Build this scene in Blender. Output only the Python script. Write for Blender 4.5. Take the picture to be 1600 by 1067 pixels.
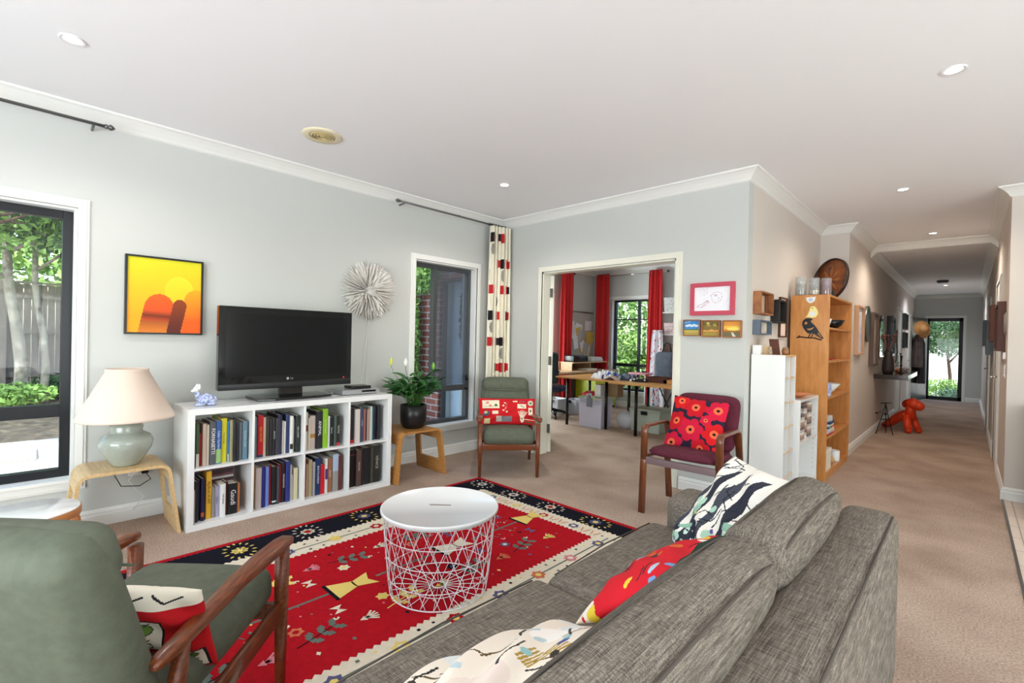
import bpy, bmesh, math, random
import numpy as np
from mathutils import Matrix, Vector
random.seed(7); rng=np.random.RandomState(5)
for o in list(bpy.data.objects): bpy.data.objects.remove(o)
S=bpy.context.scene; COL=S.collection
R=math.radians; PI=math.pi
# ---------------------------------------------------------------- camera
def make_camera():
    f=743.7064; yaw=R(-43.7463); pit=R(-.3726); roll=R(1.3251)
    F=Vector((math.sin(yaw)*math.cos(pit),math.cos(yaw)*math.cos(pit),math.sin(pit)))
    R0=Vector((math.cos(yaw),-math.sin(yaw),0)); U0=R0.cross(F)
    c,s=math.cos(roll),math.sin(roll)
    r=R0*c+U0*s; u=U0*c-R0*s
    cd=bpy.data.cameras.new('camera'); cd.sensor_width=36; cd.lens=f*36/1600; cd.clip_start=.03; cd.clip_end=200
    co=bpy.data.objects.new('camera',cd); COL.objects.link(co)
    m=Matrix((r,u,-F)).transposed().to_4x4(); m.translation=Vector((0,0,1.2942)); co.matrix_world=m
    S.camera=co
make_camera()
# ---------------------------------------------------------------- world, sun, office window daylight and added fill lamps, exposure
W=bpy.data.worlds.new('world'); S.world=W; W.use_nodes=True
nt=W.node_tree; bg=nt.nodes['Background']
sky=nt.nodes.new('ShaderNodeTexSky'); sky.sky_type='NISHITA'; sky.sun_disc=False; sky.sun_elevation=R(52); sky.sun_rotation=R(110); sky.air_density=1.2; sky.dust_density=2
nt.links.new(sky.outputs[0],bg.inputs[0]); bg.inputs[1].default_value=.85
def light(name,kind,loc,energy,color=(1,1,1),rot=(0,0,0),**k):
    d=bpy.data.lights.new(name,kind); d.energy=energy; d.color=color
    for a,b in k.items(): setattr(d,a,b)
    o=bpy.data.objects.new(name,d); o.location=loc; o.rotation_euler=rot; COL.objects.link(o); return o
sun=light('sun','SUN',(6,2,12),6,(1,.96,.88),angle=R(1))
sun.rotation_euler=Vector((-.62,.22,-1.0)).to_track_quat('-Z','Y').to_euler()
def arealight(name,loc,d,sx,sy,e,col=(1,1,1)):
    o=light(name,'AREA',loc,e,col,shape='RECTANGLE',size=sx,size_y=sy)
    o.rotation_euler=Vector(d).to_track_quat('-Z','Y').to_euler(); return o
arealight('fill_rear_bounce',(-.6,-3.55,1.1),(0,1,1.0),4.0,2.1,300,(.88,.94,1))  # added fill lamp behind the camera, tilted up to bounce off the ceiling
arealight('fill_kitchen_bounce',(4.55,1.0,1.2),(-1,0,1.0),4.0,2.1,190,(.88,.94,1))  # second added fill, out of view on the right, aimed up at the ceiling
arealight('daylight_office_side_window',(-5.95,5.95,1.2),(1,0,.1),.8,1.6,120,(.92,.97,1))
S.view_settings.view_transform='Standard'; S.view_settings.look='None'; S.view_settings.gamma=1; S.view_settings.use_curve_mapping=False
S.view_settings.exposure=-0.12
# ---------------------------------------------------------------- materials
def lin(c):
    return tuple(((x/255)/12.92 if x/255<=.04045 else (((x/255)+.055)/1.055)**2.4) for x in c)
MATS={}
def mat(name,rgb,rough=.5,metal=0,var=0,vs=8,bump=0,bs=60,spec=.5,sheen=0,emit=None,es=0,trans=0,ior=1.45,stretch=None,rgb2=None,coat=0):
    if name in MATS: return MATS[name]
    m=bpy.data.materials.new(name); m.use_nodes=True; n=m.node_tree.nodes; l=m.node_tree.links; b=n['Principled BSDF']
    c=lin(rgb); b.inputs['Base Color'].default_value=(*c,1); b.inputs['Roughness'].default_value=rough; b.inputs['Metallic'].default_value=metal
    b.inputs['Specular IOR Level'].default_value=spec; b.inputs['IOR'].default_value=ior
    if sheen: b.inputs['Sheen Weight'].default_value=sheen
    if coat: b.inputs['Coat Weight'].default_value=coat; b.inputs['Coat Roughness'].default_value=.08
    if trans: b.inputs['Transmission Weight'].default_value=trans
    if emit: b.inputs['Emission Color'].default_value=(*lin(emit),1); b.inputs['Emission Strength'].default_value=es
    if var or rgb2 or bump:
        tc=n.new('ShaderNodeTexCoord'); mp=n.new('ShaderNodeMapping'); l.new(tc.outputs['Object'],mp.inputs[0])
        if stretch: mp.inputs['Scale'].default_value=stretch
    if var or rgb2:
        nz=n.new('ShaderNodeTexNoise'); nz.inputs['Scale'].default_value=vs; nz.inputs['Detail'].default_value=5; nz.inputs['Roughness'].default_value=.6; l.new(mp.outputs[0],nz.inputs[0])
        cr=n.new('ShaderNodeValToRGB'); e=cr.color_ramp.elements; e[0].position=.32; e[1].position=.68
        c2=lin(rgb2) if rgb2 else c
        if rgb2: e[0].color=(*c2,1); e[1].color=(*c,1)
        else:
            e[0].color=(*[x*(1-var) for x in c],1); e[1].color=(*[min(1,x*(1+var)) for x in c],1)
        l.new(nz.outputs[0],cr.inputs[0]); l.new(cr.outputs[0],b.inputs['Base Color'])
    if bump:
        nb=n.new('ShaderNodeTexNoise'); nb.inputs['Scale'].default_value=bs; nb.inputs['Detail'].default_value=3; l.new(mp.outputs[0],nb.inputs[0])
        bp=n.new('ShaderNodeBump'); bp.inputs['Strength'].default_value=bump; bp.inputs['Distance'].default_value=.01; l.new(nb.outputs[0],bp.inputs['Height']); l.new(bp.outputs[0],b.inputs['Normal'])
    MATS[name]=m; return m
def colattr_mat(name,rough=.8,bump=.15,bs=250,spec=.3):
    if name in MATS: return MATS[name]
    m=mat(name,(200,200,200),rough,bump=bump,bs=bs,spec=spec); n=m.node_tree.nodes
    a=n.new('ShaderNodeAttribute'); a.attribute_name='Col'; m.node_tree.links.new(a.outputs['Color'],n['Principled BSDF'].inputs['Base Color']); return m
def weave_mat(name,dark,mid,light_,s1=(9,260,260),s2=(260,9,60)):
    m=mat(name,mid,.9,spec=.15,bump=.35,bs=420); n=m.node_tree.nodes; l=m.node_tree.links; b=n['Principled BSDF']
    tc=n.new('ShaderNodeTexCoord'); outs=[]
    for s in (s1,s2):
        mp=n.new('ShaderNodeMapping'); mp.inputs['Scale'].default_value=s; l.new(tc.outputs['Object'],mp.inputs[0])
        nz=n.new('ShaderNodeTexNoise'); nz.inputs['Scale'].default_value=1; nz.inputs['Detail'].default_value=4; nz.inputs['Roughness'].default_value=.75; l.new(mp.outputs[0],nz.inputs[0]); outs.append(nz)
    mx=n.new('ShaderNodeMath'); mx.operation='ADD'; l.new(outs[0].outputs[0],mx.inputs[0]); l.new(outs[1].outputs[0],mx.inputs[1])
    cr=n.new('ShaderNodeValToRGB'); l.new(mx.outputs[0],cr.inputs[0]); e=cr.color_ramp.elements
    # noise sum around 1.0 -> use map
    mr=n.new('ShaderNodeMapRange'); mr.inputs['From Min'].default_value=.66; mr.inputs['From Max'].default_value=1.34; l.new(mx.outputs[0],mr.inputs[0]); l.new(mr.outputs[0],cr.inputs[0])
    e[0].position=.1; e[0].color=(*lin(dark),1); e[1].position=.95; e[1].color=(*lin(light_),1); q=e.new(.5); q.color=(*lin(mid),1)
    l.new(cr.outputs[0],b.inputs['Base Color']); return m
M_wall=mat('wall_paint',(202,204,200),.75,bump=.04,bs=300,spec=.25)
M_wall2=mat('hall_wall_paint',(216,207,198),.75,bump=.04,bs=300,spec=.25)
M_ceil=mat('ceiling_paint',(246,246,248),.85,bump=.02,bs=200,spec=.2)
M_trim=mat('trim_gloss_white',(236,236,232),.5)
M_trimc=mat('trim_cream',(232,230,216),.35)
M_white=mat('white_lacquer',(238,238,236),.18,coat=.3)
M_whitem=mat('white_metal',(240,240,242),.3)
M_frame=mat('dark_window_frame',(38,40,44),.35,metal=.4)
M_frame2=mat('bronze_window_frame',(82,84,86),.35,metal=.4)
M_black=mat('black_plastic',(14,14,16),.25)
M_blackg=mat('black_gloss',(8,8,9),.06,coat=.4)
M_blackm=mat('black_metal',(22,23,27),.35,metal=.3)
M_screen=mat('tv_screen',(9,10,12),.12)
M_silver=mat('brushed_silver',(190,192,195),.3,metal=.8)
M_steel=mat('grey_steel',(120,120,120),.35,metal=.9)
M_teak=mat('teak_wood',(136,70,34),.3,rgb2=(80,38,20),vs=6,stretch=(3,18,18),coat=.25)
M_birch=mat('birch_ply',(222,190,140),.4,rgb2=(202,166,114),vs=5,stretch=(2,14,14))
M_honey=mat('honey_ply',(196,140,76),.4,rgb2=(172,116,58),vs=5,stretch=(2,14,14))
M_edge=mat('ply_edge',(196,150,96),.5,rgb2=(150,108,64),vs=40,stretch=(1,1,6))
M_pine=mat('pine_shelf',(214,150,84),.38,rgb2=(188,122,60),vs=4,stretch=(8,8,1.2))
M_pinel=mat('pale_pine_edge',(232,186,132),.45,rgb2=(214,166,112),vs=5,stretch=(6,6,1))
M_redwood=mat('brown_bentwood',(124,68,38),.3,rgb2=(90,46,26),vs=6,stretch=(6,6,1.5),coat=.3)
M_bamboo=mat('bamboo_tabletop',(220,164,98),.35,rgb2=(196,136,74),vs=6,stretch=(2,20,10))
M_green=mat('sage_green_fabric',(94,99,84),.65,var=.12,vs=30,bump=.12,bs=500,spec=.3)
M_plum=mat('plum_fabric',(92,30,48),.9,var=.2,vs=60,bump=.3,bs=400)
M_ceramic=mat('celadon_ceramic',(162,168,156),.2,var=.06,vs=14,coat=.5)
M_shade=mat('lamp_shade_cloth',(226,206,190),.85,bump=.05,bs=300)
M_red=mat('red_curtain_cloth',(196,22,26),.75,var=.08,vs=30,sheen=.2)
M_pot=mat('matt_black_pot',(20,20,21),.35)
M_leaf=mat('plant_leaf',(40,92,34),.35,var=.35,vs=9)
M_leafb=mat('bright_leaf',(138,176,92),.5,var=.4,vs=3)
M_leafd=mat('dark_leaf',(66,100,58),.5,var=.45,vs=3)
M_leafi=mat('ivy_leaf',(76,104,84),.5,var=.4,vs=4)
M_bark=mat('pale_bark',(196,190,176),.8,rgb2=(120,112,100),vs=9,bump=.3,bs=30)
M_fence=mat('weathered_fence',(132,124,118),.85,rgb2=(96,90,86),vs=3,stretch=(1,12,1),bump=.2,bs=40)
M_conc=mat('pale_paving',(206,200,192),.8,var=.08,vs=5)
M_soil=mat('garden_soil',(120,108,90),.95,var=.3,vs=6)
M_glassj=mat('clear_glass',(250,250,250),.03,trans=1,ior=1.3)
M_orange=mat('orange_plastic',(222,62,22),.4)
M_mirror=mat('mirror_glass',(235,240,238),.03,metal=1)
M_chrome=mat('chrome',(210,210,212),.12,metal=1)
M_dl=mat('downlight_lens',(255,246,232),.4,emit=(255,240,218),es=14)
def glass_mat(name,tint=(255,255,255),refl=.05,op=0.0,opc=(200,205,210)):
    m=bpy.data.materials.new(name); m.use_nodes=True; n=m.node_tree.nodes; l=m.node_tree.links; n.clear()
    o=n.new('ShaderNodeOutputMaterial'); t=n.new('ShaderNodeBsdfTransparent'); t.inputs[0].default_value=(*lin(tint),1)
    g=n.new('ShaderNodeBsdfGlossy'); g.inputs['Roughness'].default_value=.02; mx=n.new('ShaderNodeMixShader'); mx.inputs[0].default_value=refl
    l.new(t.outputs[0],mx.inputs[1]); l.new(g.outputs[0],mx.inputs[2]); last=mx
    if op:
        d=n.new('ShaderNodeBsdfDiffuse'); d.inputs[0].default_value=(*lin(opc),1); m2=n.new('ShaderNodeMixShader'); m2.inputs[0].default_value=op
        l.new(mx.outputs[0],m2.inputs[1]); l.new(d.outputs[0],m2.inputs[2]); last=m2
    l.new(last.outputs[0],o.inputs[0]); MATS[name]=m; return m
M_glass=glass_mat('window_glass',(250,253,252),.012)
M_screenmesh=glass_mat('flyscreen_mesh',(200,205,212),.02,.14,(170,175,185))
M_poly=glass_mat('translucent_plastic',(240,242,245),.06,.55,(232,234,242))
# carpet: speckled
def carpet():
    m=mat('carpet_pile',(186,170,160),.95,bump=.6,bs=220,spec=.05); n=m.node_tree.nodes; l=m.node_tree.links; b=n['Principled BSDF']
    tc=n.new('ShaderNodeTexCoord'); a=n.new('ShaderNodeTexNoise'); a.inputs['Scale'].default_value=110; a.inputs['Detail'].default_value=3; c=n.new('ShaderNodeTexNoise'); c.inputs['Scale'].default_value=2.2; c.inputs['Detail'].default_value=5
    l.new(tc.outputs['Object'],a.inputs[0]); l.new(tc.outputs['Object'],c.inputs[0])
    r1=n.new('ShaderNodeValToRGB'); r1.color_ramp.elements[0].position=.3; r1.color_ramp.elements[0].color=(*lin((166,142,126)),1); r1.color_ramp.elements[1].position=.7; r1.color_ramp.elements[1].color=(*lin((216,194,176)),1)
    r2=n.new('ShaderNodeValToRGB'); r2.color_ramp.elements[0].position=.3; r2.color_ramp.elements[0].color=(.74,.70,.68,1); r2.color_ramp.elements[1].position=.65; r2.color_ramp.elements[1].color=(1,1,1,1)
    l.new(a.outputs[0],r1.inputs[0]); l.new(c.outputs[0],r2.inputs[0]); mx=n.new('ShaderNodeMix'); mx.data_type='RGBA'; mx.blend_type='MULTIPLY'; mx.inputs[0].default_value=1
    l.new(r1.outputs[0],mx.inputs[6]); l.new(r2.outputs[0],mx.inputs[7]); l.new(mx.outputs[2],b.inputs['Base Color']); return m
M_carpet=carpet()
def grid_mat(name,kind,c1,c2,mortar,scale,w=.5,h=.25,msz=.02):
    m=mat(name,c1,.8); n=m.node_tree.nodes; l=m.node_tree.links; b=n['Principled BSDF']
    tc=n.new('ShaderNodeTexCoord'); mp=n.new('ShaderNodeMapping'); l.new(tc.outputs['Object'],mp.inputs[0])
    if kind=='wall': mp.inputs['Rotation'].default_value=(R(90),0,0)
    if kind=='wallx': mp.inputs['Rotation'].default_value=(R(90),0,R(90))
    br=n.new('ShaderNodeTexBrick'); br.inputs['Scale'].default_value=scale; br.inputs['Color1'].default_value=(*lin(c1),1); br.inputs['Color2'].default_value=(*lin(c2),1); br.inputs['Mortar'].default_value=(*lin(mortar),1)
    br.inputs['Brick Width'].default_value=w; br.inputs['Row Height'].default_value=h; br.inputs['Mortar Size'].default_value=msz
    if kind=='tile': br.offset=0
    l.new(mp.outputs[0],br.inputs[0]); l.new(br.outputs[0],b.inputs['Base Color']); return m
M_brick=grid_mat('red_brick','wall',(172,100,84),(150,86,74),(196,186,178),1,.24,.086,.01)
M_brickx=grid_mat('red_brick_side','wallx',(150,84,70),(128,70,60),(176,168,160),1,.24,.086,.01)
M_paver=grid_mat('brick_paving','floor',(176,150,140),(160,132,124),(120,112,106),1,.23,.115,.008)
M_tile=grid_mat('cream_floor_tile','tile',(232,214,196),(226,208,190),(176,160,146),1,.3,.3,.004); M_tile.node_tree.nodes['Principled BSDF'].inputs['Roughness'].default_value=.35
M_sofa=weave_mat('grey_woven_sofa_fabric',(62,56,51),(116,107,97),(176,166,152),(14,430,430),(430,14,90))
# ---------------------------------------------------------------- mesh helpers
class MB:
    def __init__(s): s.v=[]; s.f=[]; s.mi=[]; s.sm=[]
    def add(s,vs,fs,mi=0,sm=False,M=None):
        k=len(s.v)
        if M is not None: vs=[tuple(M@Vector(p)) for p in vs]
        s.v+= [tuple(p) for p in vs]; s.f+=[tuple(i+k for i in f) for f in fs]; s.mi+=[mi]*len(fs); s.sm+=[sm]*len(fs); return s
    def box(s,x0,x1,y0,y1,z0,z1,mi=0,M=None):
        vs=[(x,y,z) for z in (z0,z1) for y in (y0,y1) for x in (x0,x1)]
        return s.add(vs,[(0,2,3,1),(4,5,7,6),(0,1,5,4),(2,6,7,3),(0,4,6,2),(1,3,7,5)],mi,False,M)
    def rbox(s,x0,x1,y0,y1,z0,z1,r=.01,seg=3,mi=0,M=None,puff=0,n=1):
        """rounded box; puff swells the faces"""
        bm=bmesh.new(); bmesh.ops.create_cube(bm,size=1)
        for v in bm.verts: v.co=Vector((x0+(v.co.x+.5)*(x1-x0),y0+(v.co.y+.5)*(y1-y0),z0+(v.co.z+.5)*(z1-z0)))
        bmesh.ops.bevel(bm,geom=bm.edges[:],offset=r,segments=seg,affect='EDGES',profile=.5)
        if puff or n>1:
            big=[e for e in bm.edges if e.calc_length()>r*2.2]
            bmesh.ops.subdivide_edges(bm,edges=big,cuts=max(n,2),use_grid_fill=True)
            cx,cy,cz=(x0+x1)/2,(y0+y1)/2,(z0+z1)/2; hx,hy,hz=(x1-x0)/2,(y1-y0)/2,(z1-z0)/2
            if puff:
                for v in bm.verts:
                    a,b,c=(v.co.x-cx)/hx,(v.co.y-cy)/hy,(v.co.z-cz)/hz
                    q=[1-a*a,1-b*b,1-c*c]; q=[max(0,t) for t in q]
                    v.co+=Vector((puff*(1 if a>0 else -1)*abs(a)**3*q[1]**.6*q[2]**.6,puff*(1 if b>0 else -1)*abs(b)**3*q[0]**.6*q[2]**.6,puff*(1 if c>0 else -1)*abs(c)**3*q[0]**.6*q[1]**.6))
        bm.verts.index_update(); s.add([v.co[:] for v in bm.verts],[[v.index for v in f.verts] for f in bm.faces],mi,True,M); bm.free(); return s
    def cyl(s,p,q,r,r2=None,n=16,mi=0,cap=True,sm=True):
        p=Vector(p);q=Vector(q);r2=r if r2 is None else r2
        d=(q-p).normalized(); a=d.orthogonal().normalized(); b=d.cross(a)
        vs=[];k=len(s.v)
        for c,rr in ((p,r),(q,r2)):
            for i in range(n): t=2*PI*i/n; vs.append(c+a*math.cos(t)*rr+b*math.sin(t)*rr)
        s.add(vs,[(i,(i+1)%n,n+(i+1)%n,n+i) for i in range(n)],mi,sm)
        if cap: s.add(vs[:n],[tuple(range(n))[::-1]],mi); s.add(vs[n:],[tuple(range(n))],mi)
        return s
    def tube(s,pts,r,n=8,mi=0,closed=False,cap=True,flat=None):
        pts=[Vector(p) for p in pts]; m=len(pts); vs=[]; prev=None
        for i,p in enumerate(pts):
            a=pts[(i-1)%m] if (closed or i>0) else p; b=pts[(i+1)%m] if (closed or i<m-1) else p
            d=(b-a).normalized(); 
            if prev is None: u=d.orthogonal().normalized()
            else: u=(prev-d*prev.dot(d)).normalized()
            prev=u; w=d.cross(u); rr=r[i] if isinstance(r,(list,tuple)) else r
            for j in range(n): t=2*PI*j/n; vs.append(p+u*math.cos(t)*rr+w*math.sin(t)*rr)
        fs=[]
        for i in range(m if closed else m-1):
            for j in range(n):
                a=i*n+j;b=i*n+(j+1)%n;c=((i+1)%m)*n+(j+1)%n;d=((i+1)%m)*n+j; fs.append((a,b,c,d))
        s.add(vs,fs,mi,True)
        if cap and not closed: s.add(vs[:n],[tuple(range(n))[::-1]],mi); s.add(vs[-n:],[tuple(range(n))],mi)
        return s
    def sweep(s,pts,prof,up=(0,0,1),mi=0,closed=False,sm=False):
        """sweep a 2D profile [(side,up)] along pts with fixed up-ish vector"""
        pts=[Vector(p) for p in pts]; m=len(pts); n=len(prof); vs=[]; up=Vector(up)
        for i,p in enumerate(pts):
            a=pts[max(i-1,0)];b=pts[min(i+1,m-1)]; d=(b-a).normalized(); side=d.cross(up).normalized(); u=side.cross(d)
            pr=prof[i] if isinstance(prof[0][0],(list,tuple)) else prof; n=len(pr)
            for (x,y) in pr: vs.append(p+side*x+u*y)
        fs=[(i*n+j,i*n+(j+1)%n,(i+1)*n+(j+1)%n,(i+1)*n+j) for i in range(m-1) for j in range(n)]
        s.add(vs,fs,mi,sm); s.add(vs[:n],[tuple(range(n))[::-1]],mi); s.add(vs[-n:],[tuple(range(n))],mi); return s
    def lathe(s,prof,c=(0,0,0),n=32,mi=0,sx=1,sy=1,sm=True):
        vs=[];k=len(prof)
        for r,z in prof:
            for i in range(n): t=2*PI*i/n; vs.append((c[0]+math.cos(t)*r*sx,c[1]+math.sin(t)*r*sy,c[2]+z))
        fs=[(j*n+i,j*n+(i+1)%n,(j+1)*n+(i+1)%n,(j+1)*n+i) for j in range(k-1) for i in range(n)]
        return s.add(vs,fs,mi,sm)
    def prism(s,poly,a0,a1,axis='z',mi=0,M=None):
        """poly 2D extruded a0..a1 along axis"""
        def P(p,a): return {'z':(p[0],p[1],a),'x':(a,p[0],p[1]),'y':(p[0],a,p[1])}[axis]
        n=len(poly); vs=[P(p,a0) for p in poly]+[P(p,a1) for p in poly]
        return s.add(vs,[tuple(range(n))[::-1],tuple(range(n,2*n))]+[(i,(i+1)%n,n+(i+1)%n,n+i) for i in range(n)],mi,False,M)
    def ball(s,c,r,n=12,mi=0,sc=(1,1,1),M=None):
        vs=[];m=n//2+2
        for j in range(m+1):
            ph=PI*j/m
            for i in range(n): t=2*PI*i/n; vs.append((c[0]+math.sin(ph)*math.cos(t)*r*sc[0],c[1]+math.sin(ph)*math.sin(t)*r*sc[1],c[2]+math.cos(ph)*r*sc[2]))
        return s.add(vs,[(j*n+i,(j+1)*n+i,(j+1)*n+(i+1)%n,j*n+(i+1)%n) for j in range(m) for i in range(n)],mi,True,M)
    def mesh(s,name,mats):
        me=bpy.data.meshes.new(name); me.from_pydata(s.v,[],s.f)
        for m in (mats if isinstance(mats,(list,tuple)) else [mats]): me.materials.append(m)
        me.polygons.foreach_set('material_index',s.mi); me.polygons.foreach_set('use_smooth',s.sm); me.validate(); me.update()
        bm=bmesh.new(); bm.from_mesh(me); bmesh.ops.remove_doubles(bm,verts=bm.verts,dist=1e-5); bmesh.ops.recalc_face_normals(bm,faces=bm.faces); bm.to_mesh(me); bm.free()
        return me
    def obj(s,name,mats,parent=None,loc=None,rz=0):
        o=bpy.data.objects.new(name,s.mesh(name,mats)); COL.objects.link(o)
        if parent is not None: o.parent=parent
        if loc is not None: o.location=loc
        if rz: o.rotation_euler=(0,0,rz)
        return o
LABELS={}
def tag(o,label,cat,group=None,kind=None):
    o['label']=label; o['category']=cat
    if group: o['group']=group
    if kind: o['kind']=kind
    n=len(label.split())
    if not 4<=n<=16: print('LABEL LENGTH',n,label)
    if label in LABELS: print('DUP LABEL',label)
    LABELS[label]=1; return o
def thing(name,label,cat,loc=(0,0,0),rz=0,group=None):
    o=bpy.data.objects.new(name,None); o.empty_display_size=.05; COL.objects.link(o); o.location=loc; o.rotation_euler=(0,0,rz)
    return tag(o,label,cat,group)
def struct(o): o['kind']='structure'; return o
def bevel(o,w=.003,seg=2):
    m=o.modifiers.new('bevel','BEVEL'); m.width=w; m.segments=seg; m.limit_method='ANGLE'; m.angle_limit=R(40); return o
def subsurf(o,l=1):
    m=o.modifiers.new('sub','SUBSURF'); m.levels=l; m.render_levels=l; return o
def text(name,s,size,M,mt,parent=None,ext=.0006,align='CENTER',sx=1):
    c=bpy.data.curves.new(name,'FONT'); c.body=s; c.size=size; c.extrude=ext; c.align_x=align; c.align_y='CENTER'; c.resolution_u=2
    t=bpy.data.objects.new(name,c); COL.objects.link(t); bpy.context.view_layer.update()
    me=bpy.data.meshes.new_from_object(t.evaluated_get(bpy.context.evaluated_depsgraph_get())); bpy.data.objects.remove(t)
    me.materials.clear(); me.materials.append(mt); me.transform(M@Matrix.Diagonal((sx,1,1,1)))
    o=bpy.data.objects.new(name,me); COL.objects.link(o)
    if parent is not None: o.parent=parent
    return o
# plain colour canvas for printed cloth, cut artworks and pictures (the print itself, no light in it)
class Canvas:
    def __init__(s,w,h,bg): s.w=w;s.h=h; s.a=np.zeros((h,w,3)); s.a[:]=lin(bg); s.Y,s.X=np.mgrid[0:h,0:w]; s.X=(s.X+.5)/w; s.Y=(s.Y+.5)/h; s.asp=w/h
    def ell(s,cx,cy,rx,ry,c,rot=0):
        dx=s.X-cx; dy=s.Y-cy; ca,sa=math.cos(rot),math.sin(rot); dx=dx*s.asp
        m=((dx*ca+dy*sa)/(rx*s.asp))**2+((-dx*sa+dy*ca)/ry)**2<1; s.a[m]=lin(c); return s
    def rect(s,x0,y0,x1,y1,c): m=(s.X>=x0)&(s.X<=x1)&(s.Y>=y0)&(s.Y<=y1); s.a[m]=lin(c); return s
    def line(s,pts,w,c):
        for (x0,y0),(x1,y1) in zip(pts,pts[1:]):
            dx,dy=(x1-x0)*s.asp,y1-y0; L=dx*dx+dy*dy+1e-12; t=np.clip((((s.X-x0)*s.asp)*dx+(s.Y-y0)*dy)/L,0,1)
            m=((s.X-x0)*s.asp-t*dx)**2+(s.Y-y0-t*dy)**2<w*w; s.a[m]=lin(c)
        return s
    def poly(s,pts,c):
        ins=np.zeros(s.X.shape,bool); n=len(pts)
        for i in range(n):
            x0,y0=pts[i];x1,y1=pts[(i+1)%n]
            cond=((y0>s.Y)!=(y1>s.Y)); xi=(x1-x0)*(s.Y-y0)/((y1-y0) or 1e-9)+x0; ins^=cond&(s.X<xi)
        s.a[ins]=lin(c); return s
    def at(s,u,v):
        return s.a[np.clip((np.asarray(v)*s.h).astype(int),0,s.h-1),np.clip((np.asarray(u)*s.w).astype(int),0,s.w-1)]
def grid_obj(name,P,nu,nv,cols,mt,parent=None,smooth=True,extra=None,thick=None):
    """P: (nv+1,nu+1,3) points, cols: (nv,nu,3)"""
    vs=P.reshape(-1,3); i=np.arange(nv)[:,None]*(nu+1)+np.arange(nu)[None,:]
    fs=np.stack([i,i+1,i+nu+2,i+nu+1],-1).reshape(-1,4)
    me=bpy.data.meshes.new(name); me.from_pydata(vs.tolist(),[],fs.tolist()); me.materials.append(mt)
    ca=me.color_attributes.new('Col','FLOAT_COLOR','CORNER'); c=np.repeat(cols.reshape(-1,3),4,0); c=np.hstack([c,np.ones((len(c),1))]).astype(np.float32); ca.data.foreach_set('color',c.ravel())
    if smooth: me.polygons.foreach_set('use_smooth',[True]*len(me.polygons))
    o=bpy.data.objects.new(name,me); COL.objects.link(o)
    if parent is not None: o.parent=parent
    if thick:
        m=o.modifiers.new('s','SOLIDIFY'); m.thickness=thick; m.offset=-1
    return o
M_print=colattr_mat('printed_cloth'); M_art=colattr_mat('printed_picture',.4,0.0)
def pillow(name,w,h,t,canF,canB,N=90,pinch=.06,wr=.006,seed=1,bend=0,sag=0):
    """closed cushion, both faces in one mesh; local x = width, y = height, z = thickness"""
    r=np.random.RandomState(seed); u=np.linspace(0,1,N+1); U,V=np.meshgrid(u,u)
    a=2*U-1;b=2*V-1
    X=a*w/2*(1-pinch*(1-b*b)); Y=b*h/2*(1-pinch*(1-a*a))
    prof=np.clip((1-a**4)*(1-b**4),0,1)**.55*(.62+.38*(1-a*a)*(1-b*b))
    wrn=sum(r.randn()*np.sin(r.uniform(3,14)*a+r.uniform(3,14)*b+r.uniform(0,6)) for _ in range(7))*wr/2.2*np.clip((1-a**8)*(1-b**8),0,1)
    Z=t/2*prof; vs=[];fs=[];cols=[]
    def add(Zs,can,flip):
        k=len(vs) and sum(len(x) for x in vs)
        Zb=Zs+bend*(a*a)+sag*np.sin(b*2.5+a)*(1-a*a)
        P=np.stack([X,Y,Zb],-1).reshape(-1,3); vs.append(P)
        i=np.arange(N)[:,None]*(N+1)+np.arange(N)[None,:]; f=np.stack([i,i+1,i+N+2,i+N+1],-1).reshape(-1,4)
        if flip: f=f[:,::-1]
        fs.append(f+k); uc=(u[:-1]+u[1:])/2; UU,VV=np.meshgrid(uc,uc); cols.append(can.at(UU,VV).reshape(-1,3))
    add(Z+wrn,canF,False); add(-Z+wrn*.6,canB,True)
    V3=np.vstack(vs);F4=np.vstack(fs);C=np.vstack(cols)
    me=bpy.data.meshes.new(name); me.from_pydata(V3.tolist(),[],F4.tolist()); me.materials.append(M_print)
    ca=me.color_attributes.new('Col','FLOAT_COLOR','CORNER'); c=np.repeat(C,4,0); c=np.hstack([c,np.ones((len(c),1))]).astype(np.float32); ca.data.foreach_set('color',c.ravel())
    bm=bmesh.new(); bm.from_mesh(me); bmesh.ops.remove_doubles(bm,verts=bm.verts,dist=2e-5); bm.to_mesh(me); bm.free()
    me.polygons.foreach_set('use_smooth',[True]*len(me.polygons))
    return me
def place(me,name,M,label,cat,group=None):
    o=bpy.data.objects.new(name,me); COL.objects.link(o); o.matrix_world=M; return tag(o,label,cat,group)
def basis(x,y,loc):
    x=Vector(x).normalized(); y=Vector(y); y=(y-x*y.dot(x)).normalized(); z=x.cross(y)
    m=Matrix((x,y,z)).transposed().to_4x4(); m.translation=Vector(loc); return m
def leaves(mb,n,c,rad,size,mi=0,shape='ell',hollow=.25,seed=0,flat=.0):
    r=np.random.RandomState(seed); d=r.randn(n,3); d/=np.linalg.norm(d,axis=1)[:,None]; rr=(hollow+(1-hollow)*r.rand(n)**.6)[:,None]
    if shape=='box': P=(r.rand(n,3)*2-1)*np.array(rad)+np.array(c)
    else: P=d*rr*np.array(rad)+np.array(c)
    for p in P:
        a=Vector(r.randn(3)).normalized(); b=a.orthogonal().normalized(); s=size*(.6+.8*r.rand()); q=a.cross(b)
        b=(b*math.cos(r.rand()*6)+q*math.sin(r.rand()*6)).normalized(); p=Vector(p)
        mb.add([p-b*s,p+a*s*.45+q*s*.1,p+b*s,p-a*s*.45+q*s*.1],[(0,1,2),(0,2,3)],mi)
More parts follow.
